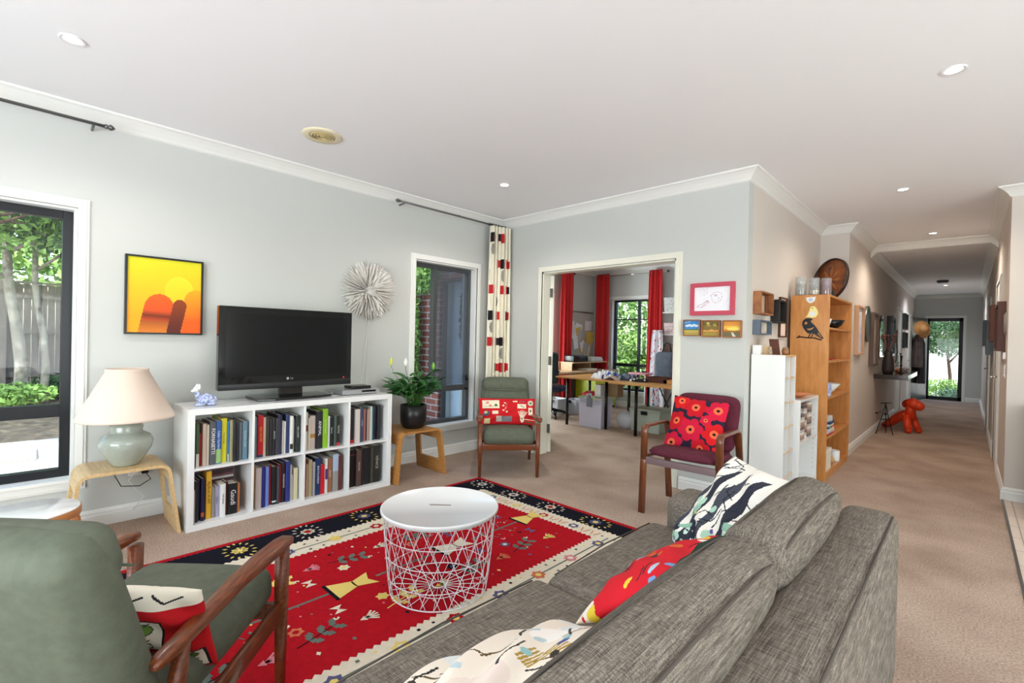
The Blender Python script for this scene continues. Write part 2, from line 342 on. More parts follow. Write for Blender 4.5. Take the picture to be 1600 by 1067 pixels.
# ================================================================ THE SETTING
XT,YD,X3,XH,XR,YE,HC=-4.11,4.09,-1.30,-1.01,.25,16.0,2.7
def wall(name,axis,p,t,a0,a1,z0,z1,mt,holes=()):
    """wall plane at axis=p, thickness t (signed, away from room), spanning a0..a1, holes [(a0,a1,z0,z1)]"""
    mb=MB(); As=sorted({a0,a1,*[h[0] for h in holes],*[h[1] for h in holes]}); Zs=sorted({z0,z1,*[h[2] for h in holes],*[h[3] for h in holes]})
    lo,hi=min(p,p+t),max(p,p+t)
    for i in range(len(As)-1):
        for j in range(len(Zs)-1):
            ca,cz=(As[i]+As[i+1])/2,(Zs[j]+Zs[j+1])/2
            if any(h[0]<ca<h[1] and h[2]<cz<h[3] for h in holes): continue
            if axis=='x': mb.box(lo,hi,As[i],As[i+1],Zs[j],Zs[j+1])
            else: mb.box(As[i],As[i+1],lo,hi,Zs[j],Zs[j+1])
    return struct(mb.obj(name,mt))
W1=(-1.55,.27,.32,2.06); W2=(2.83,3.68,.32,2.09)
wall('wall_left','x',XT,-.25,-3.2,YD+.12,0,HC,M_wall,[W1,W2])
DO=(-3.46,-1.895,0,2.045)
wall('wall_doorway','y',YD,.12,XT,X3,0,HC,M_wall,[DO])
wall('wall_shelves','x',X3,-.12,YD+.12,8.3,0,HC,M_wall2)
wall('wall_alcove','y',6.67,.12,X3,XH-.12,0,HC,M_wall2)
LD1=(11.9,12.75,0,2.04); LD2=(14.2,15.0,0,2.04)
wall('wall_hall_left','x',XH,-.12,6.67,YE,0,HC,M_wall2,[])
RD1=(7.2,8.05,0,2.04); RD2=(10.2,11.05,0,2.04)
wall('wall_hall_right','x',XR,.12,5.93,YE,0,HC,M_wall2)
wall('wall_hall_end','y',YE,.15,XH-.12,XR+.12,0,HC,M_wall,[(-.745,-.085,0,2.05)])
wall('wall_return','y',5.93,.12,XR+.12,4.2,0,HC,M_wall)
wall('wall_right','x',4.2,.25,-3.2,6.05,0,HC,M_wall,[(-1.0,3.0,.35,2.4)])
wall('wall_rear','y',-3.2,-.25,XT-.25,4.45,0,HC,M_wall,[(-2.6,1.4,.3,2.35)])
wall('wall_office_left','x',-5.6,-.25,YD,8.3,0,HC,M_wall,[(5.5,6.92,.35,2.1)])
wall('wall_office_front','y',YD,.12,-5.6,XT-.25,0,HC,M_wall,[(-5.24,-4.70,.02,2.08)])
wall('wall_office_brick','y',YD,-.06,-5.85,XT-.26,-.15,HC,M_brick,[(-5.24,-4.70,.02,2.08)])
wall('wall_office_back','y',8.3,.25,-5.85,X3,0,HC,M_wall,[(-5.19,-4.19,.3,2.12)])
struct(MB().box(-4.36,.245,-3.45,5.93,-.2,0).box(-4.36+.0,XR,5.93,YE+.15,-.2,0).box(-5.85,-4.36,YD,8.55,-.2,0).obj('floor',M_carpet))
struct(MB().box(.25,4.45,-3.45,5.93,-.2,-.002).obj('floor_tiles',M_tile))
struct(MB().box(.238,.252,-3.2,5.93,-.01,.004).obj('trim_1',M_steel))
ce=MB().box(-4.75,5.6,-4.2,8.35,HC,HC+.3).box(-1.7,1.0,8.35,8.6,HC,HC+.3).box(-6.0,-4.75,4.0,8.9,HC,HC+.3).box(-4.75,-1.7,8.35,8.9,HC,HC+.3)
struct(ce.obj('ceiling',M_ceil))
struct(MB().box(XH,XR,8.3,YE,2.63,HC).obj('ceiling_hall',M_ceil))
struct(MB().box(-1.7,1.0,8.6,YE+.6,HC,HC+.3).obj('ceiling_hall_roof',M_ceil))
# crown moulding
crown=[(0,0),(.09,0),(.088,-.012),(.07,-.02),(.045,-.04),(.022,-.066),(.012,-.082),(0,-.09)]
def crown_run(name,pts,z=HC,flip=1):
    mb=MB(); n=len(crown)
    P=[Vector((x,y,0)) for x,y in pts]; m=len(P); vs=[]
    for i in range(m):
        d0=(P[i]-P[i-1]).normalized() if i>0 else None; d1=(P[i+1]-P[i]).normalized() if i<m-1 else None
        nrm=[Vector((-d.y,d.x,0))*flip for d in (d0,d1) if d is not None]
        nn=(nrm[0]+nrm[-1]); nn=nn/(nn.dot(nrm[0])) if len(nrm)>1 else nrm[0]
        for (a,b) in crown: vs.append(P[i]+nn*a+Vector((0,0,z+b)))
    fs=[(i*n+j,i*n+(j+1)%n,(i+1)*n+(j+1)%n,(i+1)*n+j) for i in range(m-1) for j in range(n)]
    mb.add(vs,fs); mb.add(vs[:n],[tuple(range(n))]); mb.add(vs[-n:],[tuple(range(n))]); return struct(mb.obj(name,M_trim))
crown_run('trim_2',[(XT,-3.2),(XT,YD),(X3,YD),(X3,6.67),(XH,6.67),(XH,8.3)],flip=-1)
crown_run('trim_3',[(XH,8.3),(XR,8.3)],flip=-1)
crown_run('trim_4',[(XR,8.3),(XR,5.93),(4.2,5.93),(4.2,-3.2),(XT,-3.2)],flip=-1)
crown_run('trim_5',[(XH,8.3),(XH,YE),(XR,YE),(XR,8.3)],z=2.63,flip=-1)
crown_run('trim_6',[(-5.6,YD+.12),(-5.6,8.3),(X3-.12,8.3),(X3-.12,YD+.12),(-5.6,YD+.12)],flip=-1)
bp=[(0,0),(.02,0),(.02,.07),(.014,.078),(.016,.09),(.008,.105),(0,.11)]
def base_run(name,pts):
    mb=MB(); n=len(bp); P=[Vector((x,y,0)) for x,y in pts]; m=len(P); vs=[]
    for i in range(m):
        d0=(P[i]-P[i-1]).normalized() if i>0 else None; d1=(P[i+1]-P[i]).normalized() if i<m-1 else None
        nrm=[Vector((d.y,-d.x,0)) for d in (d0,d1) if d is not None]; nn=(nrm[0]+nrm[-1]); nn=nn/(nn.dot(nrm[0])) if len(nrm)>1 else nrm[0]
        for (a,b) in bp: vs.append(P[i]+nn*a+Vector((0,0,b)))
    mb.add(vs,[(i*n+j,i*n+(j+1)%n,(i+1)*n+(j+1)%n,(i+1)*n+j) for i in range(m-1) for j in range(n)]); mb.add(vs[:n],[tuple(range(n))]); mb.add(vs[-n:],[tuple(range(n))])
    return struct(mb.obj(name,M_trim))
base_run('baseboard_left',[(XT,-3.2),(XT,YD),(DO[0]-.07,YD)])
base_run('baseboard_doorway',[(DO[1]+.07,YD),(X3,YD),(X3,6.67),(XH,6.67),(XH,LD1[0]-.07)])
base_run('baseboard_hall_left',[(XH,LD1[1]+.07),(XH,LD2[0]-.07)])
base_run('baseboard_hall_end',[(XH,LD2[1]+.07),(XH,YE),(-.82,YE)])
base_run('baseboard_hall_end_right',[(-.02,YE),(XR,YE),(XR,RD2[1]+.07)])
base_run('baseboard_hall_right',[(XR,RD2[0]-.07),(XR,RD1[1]+.07)])
base_run('baseboard_right',[(XR,RD1[0]-.07),(XR,5.93),(4.2,5.93),(4.2,-3.2),(XT,-3.2)])
base_run('baseboard_office',[(-5.6,YD+.12),(-5.6,8.3),(X3-.12,8.3),(X3-.12,YD+.12)])
# architraves : frames around openings
def architrave(name,axis,p,sgn,a0,a1,z0,z1,w=.055,d=.018,bottom=False,mt=M_trimc,sill=None,parent=None):
    mb=MB()
    def bx(b0,b1,c0,c1,dd):
        lo,hi=(p,p+sgn*dd) if sgn>0 else (p+sgn*dd,p)
        (mb.box(lo,hi,b0,b1,c0,c1) if axis=='x' else mb.box(b0,b1,lo,hi,c0,c1))
    zb=z0-w if bottom else z0
    for i,(ww,dd) in enumerate(((w,d*.6),(w*.72,d),(w*.3,d*.75))):
        zb=z0-ww if bottom else z0
        bx(a0-ww,a0,zb,z1+ww,dd); bx(a1,a1+ww,zb,z1+ww,dd); bx(a0,a1,z1,z1+ww,dd)
        if bottom: bx(a0,a1,z0-ww,z0,dd)
    o=mb.obj(name,mt,parent)
    if parent is None: struct(o)
    return o
architrave('trim_7','y',YD,-1,DO[0],DO[1],0,DO[3])
struct(MB().box(DO[0],DO[0]+.018,YD,YD+.12,0,DO[3]).box(DO[1]-.018,DO[1],YD,YD+.12,0,DO[3]).box(DO[0],DO[1],YD,YD+.12,DO[3]-.018,DO[3]).obj('trim_8',M_trimc))
def window(name,axis,p,out,hole,mull=None,trans=None,fm=M_frame,fw=.045,screen=None,rail=None):
    """window in wall plane at p; out = -1/+1 outward dir; parts: frame, pane, screen"""
    a0,a1,z0,z1=hole; root=bpy.data.objects.new(name,None); COL.objects.link(root); struct(root)
    def B(mb,b0,b1,c0,c1,d0,d1):
        lo,hi=sorted((p+out*d0,p+out*d1)); (mb.box(lo,hi,b0,b1,c0,c1) if axis=='x' else mb.box(b0,b1,lo,hi,c0,c1))
    mb=MB(); B(mb,a0,a0+.016,z0,z1,-.002,.1); B(mb,a1-.016,a1,z0,z1,-.002,.1); B(mb,a0+.016,a1-.016,z1-.016,z1,-.002,.1); B(mb,a0+.016,a1-.016,z0,z0+.02,-.03,.1); mb.obj('window_reveal',M_trim,root)
    b0,b1,c0,c1=a0+.016,a1-.016,z0+.02,z1-.016
    mb=MB(); B(mb,b0,b0+fw,c0,c1,.08,.15); B(mb,b1-fw,b1,c0,c1,.08,.15); B(mb,b0+fw,b1-fw,c1-fw,c1,.08,.15); B(mb,b0+fw,b1-fw,c0,c0+fw,.08,.15)
    if trans: B(mb,b0+fw,b1-fw,trans-fw*.8,trans+fw*.8,.08,.15)
    if mull:
        for (m_,za,zb) in mull: B(mb,m_-fw*.55,m_+fw*.55,za,zb,.078,.145)
    if rail:
        for (ra,rb,rz_) in rail: B(mb,ra,rb,rz_-.012,rz_+.012,.09,.13)
    bevel(mb.obj('window_frame',fm,root),.002)
    mb=MB(); B(mb,b0+fw,b1-fw,c0+fw,c1-fw,.115,.119); mb.obj('pane',M_glass,root)
    if screen: mb=MB(); B(mb,*screen,.1,.102); mb.obj('flyscreen',M_screenmesh,root)
    architrave('window_architrave',axis,p,-out,a0,a1,z0,z1,bottom=True,mt=M_trim,parent=root)
    return root
w1=window('window_1','x',XT,-1,W1,trans=.765,fm=M_frame,fw=.05,mull=[(-.65,.8,2.04)])
w2=window('window_2','x',XT,-1,W2,trans=.72,fm=M_frame2,fw=.04,mull=[(3.155,.75,2.06)],screen=(3.18,3.62,.76,2.04))
lk=MB().rbox(XT-.078,XT-.05,3.60,3.63,.80,.86,.006); lk.rbox(XT-.078,XT-.045,3.60,3.63,.69,.715,.006); lk.obj('window_latch',M_black,w2)
window('window_3','y',8.3,1,(-5.19,-4.19,.3,2.12),trans=.82,fm=M_frame,fw=.035,mull=[(-4.63,.35,2.09)],rail=[(-5.15,-4.2,1.72)])
window('window_4','x',-5.6,-1,(5.5,6.92,.35,2.1),trans=.75,fm=M_frame,fw=.035,mull=[(6.2,.78,2.07)])
window('window_5','x',4.2,1,(-1.0,3.0,.35,2.4),fm=M_frame,mull=[(.33,.4,2.37),(1.67,.4,2.37)])
window('window_6','y',-3.2,-1,(-2.6,1.4,.3,2.35),fm=M_frame,mull=[(-1.27,.34,2.32),(.07,.34,2.32)])
# interior doors along the hall (closed, flush), entrance door
def hall_door(name,X,sgn,a0,a1,handle_hi=True,mt=M_trim):
    r=bpy.data.objects.new(name,None); COL.objects.link(r); struct(r)
    d=MB().box(min(X,X+sgn*.008),max(X,X+sgn*.008),a0+.003,a1-.003,.01,2.04).obj('door_leaf',M_trim,r)
    y=a0+.07 if handle_hi else a1-.07
    h=MB().cyl((X+sgn*.008,y,1.0),(X+sgn*.06,y,1.0),.011); h.cyl((X+sgn*.008,y,1.0),(X+sgn*.014,y,1.0),.028); h.tube([(X+sgn*.055,y,1.0),(X+sgn*.058,y+(.11 if handle_hi else -.11),1.0)],.009)
    h.obj('door_handle',M_chrome,r); architrave('door_architrave','x',X,sgn,a0,a1,0,2.04,mt=M_trim,parent=r)
    return r
hall_door('door_1',XH,1,LD1[0],LD1[1]); hall_door('door_2',XH,1,LD2[0],LD2[1])
hall_door('door_3',XR,-1,*RD1[:2]); hall_door('door_4',XR,-1,*RD2[:2])
# entrance: dark framed glazed screen door in the opening, timber leaf swung open into the hall
r=bpy.data.objects.new('door_5',None); COL.objects.link(r); struct(r)
x0,x1=-.745,-.085
mb=MB().box(x0,x0+.045,YE+.04,YE+.10,0,2.05).box(x1-.075,x1,YE+.04,YE+.10,0,2.05).box(x0,x1,YE+.04,YE+.10,1.97,2.05).box(x0,x1,YE+.04,YE+.10,0.0,.09); bevel(mb.obj('screen_door_frame',M_blackm,r),.003)
MB().box(x0+.045,x1-.075,YE+.068,YE+.072,.09,1.97).obj('pane',M_glass,r)
architrave('door_architrave','y',YE,-1,x0,x1,0,2.05,mt=M_trim,parent=r)
M0=Matrix.Translation((x0-.002,YE-.022,0))@Matrix.Rotation(R(-107),4,'Z')
bevel(MB().box(0,.82,-.04,0,.008,2.04,M=M0).obj('door_leaf',mat('dark_door',(70,68,66),.4),r),.002)
MB().box(.82,.823,-.04,0,.008,2.04,M=M0).obj('door_edge',M_trimc,r)
# a stub of the folding office door leaf seen edge on at the left jamb, with hinges
r=bpy.data.objects.new('door_6',None); COL.objects.link(r); struct(r)
MB().box(0,.038,0,.80,.01,2.02,M=Matrix.Translation((DO[0]+.015,YD+.128,0))@Matrix.Rotation(R(41),4,'Z')).obj('door_leaf',M_trimc,r)
h=MB()
for z in (.28,1.05,1.82): h.box(DO[0]+.018,DO[0]+.05,YD+.112,YD+.124,z-.05,z+.05); h.cyl((DO[0]+.02,YD+.118,z-.05),(DO[0]+.02,YD+.118,z+.05),.007)
h.obj('hinge',M_steel,r)
# ================================================================ RUG (woven motifs are layers of one mesh)
def build_rug():
    # rug local frame: x = world X (width), y = world Y (length); layered flat woven shapes
    W_,L_=1.95,3.15; mb=MB(); lay=[0]
    RED,BLK,CRM,GRN,YEL,BLU,PNK,TER=range(8)
    def P(poly,mi,l): 
        z=.0065+.0004*l; mb.add([(x,y,z) for x,y in poly],[tuple(range(len(poly)))],mi)
    def rect(x0,x1,y0,y1,mi,l): P([(x0,y0),(x1,y0),(x1,y1),(x0,y1)],mi,l)
    mb.box(0,W_,0,L_,0.0005,.0065,RED)
    b=.035
    # black border with zigzag inner edge towards cream, cream border with zigzag towards red field
    def zig(x0,x1,y0,y1,mi,l,st=.036,am=.018):
        n=int(round((x1-x0)/st)); m=int(round((y1-y0)/st)); sx=(x1-x0)/n; sy=(y1-y0)/m
        P([(x0,y0),(x1,y0),(x1,y1),(x0,y1)],mi,l)
        for i in range(n):
            a=x0+i*sx
            P([(a,y0),(a+sx/2,y0-am),(a+sx,y0)],mi,l); P([(a,y1),(a+sx,y1),(a+sx/2,y1+am)],mi,l)
        for i in range(m):
            a=y0+i*sy
            P([(x0,a),(x0,a+sy),(x0-am,a+sy/2)],mi,l); P([(x1,a),(x1+am,a+sy/2),(x1,a+sy)],mi,l)
    zig(b+.01,W_-b-.01,b+.01,L_-b-.01,BLK,1,.03,.012)
    zig(.29,W_-.29,.22,L_-.22,CRM,2)
    zig(.47,W_-.47,.36,L_-.36,RED,3)
    # green vine in the cream border
    c=.38; cy=.29
    for q in (c,W_-c): rect(q-.005,q+.005,cy,L_-cy,GRN,4)
    
    def hexf(x,y,r,mo,mi,l=6,k=6,a0=0):
        for i in range(k):
            a=a0+2*PI*i/k; u=(math.cos(a),math.sin(a)); v=(-u[1],u[0])
            P([(x+u[0]*r*.3+v[0]*r*.22,y+u[1]*r*.3+v[1]*r*.22),(x+u[0]*r*.62+v[0]*r*.36,y+u[1]*r*.62+v[1]*r*.36),(x+u[0]*r,y+u[1]*r),(x+u[0]*r*.62-v[0]*r*.36,y+u[1]*r*.62-v[1]*r*.36),(x+u[0]*r*.3-v[0]*r*.22,y+u[1]*r*.3-v[1]*r*.22)],mo,l)
        P([(x+math.cos(a0+2*PI*i/k)*r*.42,y+math.sin(a0+2*PI*i/k)*r*.42) for i in range(k)],mi,l+1)
    cl=[BLU,TER,PNK,BLU,YEL,RED]; i=0
    y=.42
    while y<L_-.4:
        for x in (c,W_-c): hexf(x,y,.045,cl[(i+(x>1))%6],CRM if i%2 else YEL)
        for dx in (-.045,.045):
            for x in (c,W_-c): rect(x+dx-.008,x+dx+.008,y+.11,y+.126,BLK if i%2 else GRN,5); rect(x-dx-.007,x-dx+.007,y+.19,y+.204,YEL if i%3 else BLK,5)
        y+=.29; i+=1
    x=.48
    while x<W_-.4:
        for y in (cy,L_-cy):
            hexf(x,y,.042,cl[i%6],CRM)
            for k in range(4):
                q=x+.06+k*.04; P([(q,y-.03),(q+.008,y-.03),(q+.028,y+.03),(q+.02,y+.03)] if k%2 else [(q+.02,y-.03),(q+.028,y-.03),(q+.008,y+.03),(q,y+.03)],TER,5)
        x+=.27; i+=1
    # black border: rosettes with a wreath of petals
    def wreath(x,y,mo,mi,mp):
        hexf(x,y,.05,mo,mi,6,8)
        for k in range(14):
            a=2*PI*k/14; rx,ry=(.11,.075); px,py=x+math.cos(a)*rx,y+math.sin(a)*ry; u=(math.cos(a)*.016,math.sin(a)*.016); v=(-u[1]*.5,u[0]*.5)
            P([(px-u[0],py-u[1]),(px+v[0],py+v[1]),(px+u[0],py+u[1]),(px-v[0],py-v[1])],mp if k%3 else YEL if mo==BLU else mp,6)
    i=0; y=.3
    sets=[(CRM,BLU,CRM),(RED,CRM,GRN),(YEL,YEL,YEL),(CRM,RED,CRM),(BLU,YEL,YEL),(PNK,CRM,GRN)]
    while y<L_-.15:
        for x in (.165,W_-.165): wreath(x,y,*sets[(i+3*(x>1))%6])
        y+=.40; i+=1
    x=.15
    for x in (.18,.56,.95,1.36,1.77):
        for y in (.125,L_-.125): wreath(x,y,*sets[[0,0,3,4,0][int(x/.4)%5]])
    # red field: long stems with vases, sprigs, birds' feet, flowers
    def stem(x0,y0,x1,y1,w,mi,l=5):
        d=Vector((x1-x0,y1-y0)).normalized(); n=Vector((-d.y,d.x))*w; P([(x0+n.x,y0+n.y),(x0-n.x,y0-n.y),(x1-n.x,y1-n.y),(x1+n.x,y1+n.y)],mi,l)
    def vase(x,y,s,mi=YEL):   # two triangles tip to tip and a black base, along +y
        P([(x-.085*s,y),(x+.085*s,y),(x+.035*s,y+.13*s),(x-.035*s,y+.13*s)],mi,7); P([(x-.03*s,y+.12*s),(x+.03*s,y+.12*s),(x+.075*s,y+.24*s),(x,y+.21*s),(x-.075*s,y+.24*s)],mi,7); P([(x-.095*s,y),(x-.095*s,y-.02*s),(x+.095*s,y-.02*s),(x+.095*s,y)],BLK,7)
    def leaf(x,y,a,s,mi):
        u=Vector((math.cos(a),math.sin(a)))*s; v=Vector((-u.y,u.x))*.33; q=Vector((x,y)); 
        P([tuple(q),tuple(q+u*.3+v*.8),tuple(q+u*.45+v*.45),tuple(q+u*.6+v*.9),tuple(q+u),tuple(q+u*.6-v*.9),tuple(q+u*.45-v*.45),tuple(q+u*.3-v*.8)],mi,6)
    def sprig(x,y,a,s,mi,mb_=None):
        u=Vector((math.cos(a),math.sin(a)))*s; stem(x,y,x+u.x,y+u.y,.0035,BLK if mi==GRN else mi,5)
        for k in range(1,4):
            for sg in (-1,1):
                p=Vector((x,y))+u*(k/3.2); leaf(p.x,p.y,a+sg*.95,s*.34,mi)
    def comma(x,y,s,mi,fl=1): P([(x,y),(x+s*fl,y),(x+s*1.1*fl,y+s*.6),(x+s*.7*fl,y+s*1.2),(x+s*.2*fl,y+s*1.1),(x+s*.35*fl,y+s*.75),(x+s*.65*fl,y+s*.7),(x+s*.6*fl,y+s*.35),(x,y+s*.4)],mi,6)
    def lozenge(x,y,s,mi): P([(x-s,y),(x,y-s*.7),(x+s,y),(x,y+s*.7)],mi,6)
    def crown_(x,y,s,mi,a=0):
        for k in range(-2,3): stem(x,y,x+math.sin(a+k*.35)*s,y+math.cos(a+k*.35)*s,.005,mi,6)
        P([(x-.02,y),(x,y-.03),(x+.02,y)],mi,6)
    mx=W_/2
    for (y0,y1,vc) in ((.40,1.28,YEL),(1.52,1.95,CRM),(2.2,2.64,YEL)): 
        stem(mx,y0,mx,y1,.008,GRN,4); vase(mx,y1,.92,vc)
        for k in range(4):
            yy=y0+.1+k*.15
            if yy>y1-.06: break
            for sg in (-1,1):
                stem(mx,yy,mx+sg*.1,yy+.05,.003,GRN,4); comma(mx+sg*.12,yy+.04,.026,(CRM,PNK,BLK,CRM)[(k+(sg>0))%4],sg); lozenge(mx+sg*.07,yy+.08,.013,GRN)
    rr=random.Random(3)
    for sx in (-1,1):
        for k,y in enumerate((.55,.98,1.40,1.84,2.26)):
            x=mx+sx*.31; sprig(x,y,PI/2+(.25*sx),.19,GRN if (k+sx)%3 else YEL); hexf(x-sx*.11,y+.04,.036,(BLU,CRM,TER,YEL,BLK)[(k+sx)%5],(CRM,RED,YEL,BLU,CRM)[(k)%5],6)
            lozenge(x+sx*.09,y+.05,.015,(YEL,CRM,BLK,PNK,BLU)[k]); lozenge(x+sx*.10,y+.20,.014,(PNK,GRN,CRM,YEL,GRN)[k]); comma(x-sx*.1,y+.2,.022,(BLK,CRM,CRM,PNK,CRM)[k],sx)
            crown_(x+sx*.0,y+.31,.06,(YEL,PNK,CRM,YEL,TER)[(k+(sx>0))%5])
    for _ in range(60):
        x=rr.uniform(.53,W_-.53); y=rr.uniform(.46,L_-.46); lozenge(x,y,rr.uniform(.006,.010),rr.choice([CRM,GRN,BLK,YEL,PNK,BLU]))
    for sx in (-1,1):
        for y in (1.2,2.1,2.55): P([(mx+sx*.16-.03,y),(mx+sx*.16,y+.03),(mx+sx*.16+.03,y),(mx+sx*.16+.03,y+.06),(mx+sx*.16,y+.035),(mx+sx*.16-.03,y+.06)],CRM if y<2 else BLU,6)
    ms=[mat('rug_red',(176,20,32),.95,var=.1,vs=40,bump=.4,bs=300,spec=.1),mat('rug_black',(24,24,34),.95,bump=.4,bs=300,spec=.1),mat('rug_cream',(226,214,192),.95,var=.05,vs=40,bump=.4,bs=300,spec=.1),mat('rug_green',(96,108,98),.95),mat('rug_yellow',(226,200,110),.95),mat('rug_blue',(84,84,124),.95),mat('rug_pink',(214,128,138),.95),mat('rug_terracotta',(206,110,72),.95)]
    me=bpy.data.meshes.new('rug'); me.from_pydata(mb.v,[],mb.f); [me.materials.append(m) for m in ms]; me.polygons.foreach_set('material_index',mb.mi); me.update()
    o=bpy.data.objects.new('kilim_rug',me); COL.objects.link(o); o.location=(-3.235,-.17,0)
    tag(o,'red kilim rug with black and cream flower borders lying on the carpet','rug')
build_rug()
# ================================================================ SOFA
def build_sofa():
    s=thing('sofa','grey-brown woven fabric sofa seen from behind, piled with printed cushions','sofa',(-.6,1.25,0))
    o=lambda mb,n,m=M_sofa: mb.obj(n,m,s)
    dx,dy=.6,-1.25
    def rb(x0,x1,y0,y1,z0,z1,r,**k): return MB().rbox(x0+dx,x1+dx,y0+dy,y1+dy,z0,z1,r,**k)
    o(rb(-1.0,-.22,.27,2.27,.06,.31,.03),'sofa_base')
    for a,b in ((.2,.43),(2.09,2.31)): o(rb(-1.0,-.2,a,b,.05,.59,.055,seg=5,n=4,puff=.006),'armrest')
    o(rb(-.35,-.17,.2,2.31,.05,.675,.05,seg=5,n=5,puff=.008),'back_frame')
    for a,b,x in ((.44,1.295,-1.09),(1.305,2.085,-1.06)): 
        c=o(rb(x,-.42,a,b,.31,.455,.035,seg=4,n=6,puff=.018),'seat_cushion')
        MB().tube([(x+.012+dx,a+.04+dy,.453),(x+.004+dx,(a+b)/2+dy,.462),(x+.012+dx,b-.04+dy,.453)],.003,6).obj('piping',mat('sofa_piping',(84,76,68),.9),c)
    for a,b,tz in ((.42,1.31,.875),(1.33,2.10,.865)):
        mb=MB().rbox(-.08,.08,a+dy,b+dy,-.17,.175,.055,seg=5,n=8,puff=.022)
        M=Matrix.Translation((-.425+dx,0,.62))@Matrix.Rotation(R(13),4,'Y'); mb.v=[tuple(M@Vector(p)) for p in mb.v]
        c=o(mb,'back_cushion')
        for sx in (-.061,.061):
            MB().tube([tuple(M@Vector((sx,y,z))) for y,z in ((a+dy+.05,.164),(a+dy+.12,.174),(a+dy+.3,.184),((a+b)/2+dy,.187),(b+dy-.3,.184),(b+dy-.12,.174),(b+dy-.05,.164))],.0035,6).obj('piping',MATS['sofa_piping'],c)
    for x,y in ((-.93,.3),(-.93,2.2),(-.25,.3),(-.25,2.2)): MB().cyl((x+dx,y+dy,0.0),(x+dx,y+dy,.07),.022,.028).obj('leg',M_black,s)
    MB().tube([(-.186+dx,.25+dy,.664),(-.180+dx,1.25+dy,.676),(-.186+dx,2.26+dy,.664)],.0035,6).obj('piping',MATS['sofa_piping'],s)
build_sofa()
# ---- cushions on the sofa
def can_leafy():
    c=Canvas(360,360,(244,238,228)); r=random.Random(11)
    for k in range(5):
        x0=.05+k*.2; c.poly([(x0,1),(x0+.05,.62),(x0+.02,.35),(x0+.08,.12),(x0+.13,.1),(x0+.15,.4),(x0+.12,.7),(x0+.2,1)],(48,50,62) if k%2 else (70,72,82))
    for _ in range(26):
        x,y=r.random(),r.uniform(.5,1); c.ell(x,y,r.uniform(.03,.09),r.uniform(.02,.05),r.choice([(176,212,188),(150,190,168),(206,228,214),(126,170,150),(40,44,58)]),r.uniform(0,3))
    for _ in range(30):
        x,y=r.random(),r.random(); a=r.uniform(0,6); L=r.uniform(.05,.16); c.line([(x,y),(x+math.cos(a)*L,y+math.sin(a)*L),(x+math.cos(a+.4)*L*1.6,y+math.sin(a+.4)*L*1.6)],.005,(36,38,50))
    for _ in range(12): c.ell(r.random(),r.uniform(.6,1),.02,.012,r.choice([(170,40,110),(220,190,60),(96,70,140)]),r.random())
    for _ in range(22): c.ell(r.random(),r.uniform(.82,1),.03,.018,r.choice([(36,38,60),(240,240,244),(90,92,120)]),r.random()*3)
    return c
def can_cream(seed=2):
    c=Canvas(420,420,(242,230,214)); r=random.Random(seed)
    for _ in range(12): c.ell(r.random(),r.random(),r.uniform(.05,.14),r.uniform(.03,.1),r.choice([(250,244,236),(236,218,206),(228,232,230),(248,240,228)]),r.random()*3)
    for _ in range(30):
        x,y=r.random(),r.random(); a=r.uniform(0,6); p=[(x,y)]
        for k in range(4): a+=r.uniform(-.5,.6); x+=math.cos(a)*.05; y+=math.sin(a)*.05; p.append((x,y))
        c.line(p,.006,r.choice([(96,76,44),(120,100,56),(40,38,36)]))
    for _ in range(7):
        x,y=r.random(),r.uniform(.5,1)
        for k in range(5): c.line([(x,y+k*.022),(x+.09,y+k*.03-.03)],.008,(176,144,66))
    for _ in range(22): c.ell(r.random(),r.uniform(.1,1),.03,.02,r.choice([(72,82,146),(150,196,196),(60,52,48),(190,210,214)]),r.random()*3)
    for _ in range(8): x,y=r.random(),r.uniform(.75,.98); c.poly([(x,y),(x+.06,y+.01),(x+.02,y+.06)],(30,28,30))
    c.rect(0,.955,1,1,(44,60,48)); 
    for k in range(9): c.ell(k*.12,.98,.035,.02,(150,30,44) if k%2 else (60,84,64))
    return c
def can_redprint(seed=4,base=(204,24,32)):
    c=Canvas(420,240,base); r=random.Random(seed)
    cr=(240,226,200)
    c.rect(.06,.1,.36,.42,cr); c.ell(.15,.2,.03,.05,(230,150,130)); c.ell(.2,.32,.02,.04,(226,120,40)); c.ell(.3,.3,.028,.05,(74,110,54)); c.line([(.08,.36),(.34,.34)],.006,(120,130,80))
    c.ell(.13,.6,.055,.11,(86,96,120)); c.ell(.12,.57,.03,.05,(214,190,120)); c.rect(.23,.52,.34,.64,cr); c.rect(.1,.8,.2,.97,(214,206,150))
    c.rect(.31,.72,.58,.92,(120,116,120)); c.rect(.31,.72,.4,.9,(196,184,172))
    for k in range(7): c.ell(.46+.03*math.sin(k*2.3),.2+.06*k,.018,.03,r.choice([cr,(220,120,110)]),k)
    c.rect(.6,.12,.68,.17,cr); c.ell(.73,.15,.02,.03,(160,90,60)); c.ell(.79,.15,.03,.035,(120,80,130)); c.rect(.68,.25,.84,.42,cr); c.line([(.73,.3),(.8,.37)],.01,(60,50,60))
    for k in range(6): c.line([(.75,.86),(.7+.03*k,.5+.02*abs(k-2))],.012,cr)
    c.ell(.76,.82,.035,.12,cr); c.ell(.755,.8,.012,.03,(90,60,40)); c.line([(.8,.82),(.98,.85)],.012,cr); c.line([(.8,.9),(.98,.96)],.02,(70,90,56))
    c.ell(.92,.2,.05,.11,(206,200,180)); c.ell(.92,.2,.02,.04,(100,120,90)); c.rect(.88,.38,.96,.66,cr); c.ell(.92,.5,.015,.04,(60,60,50))
    return c
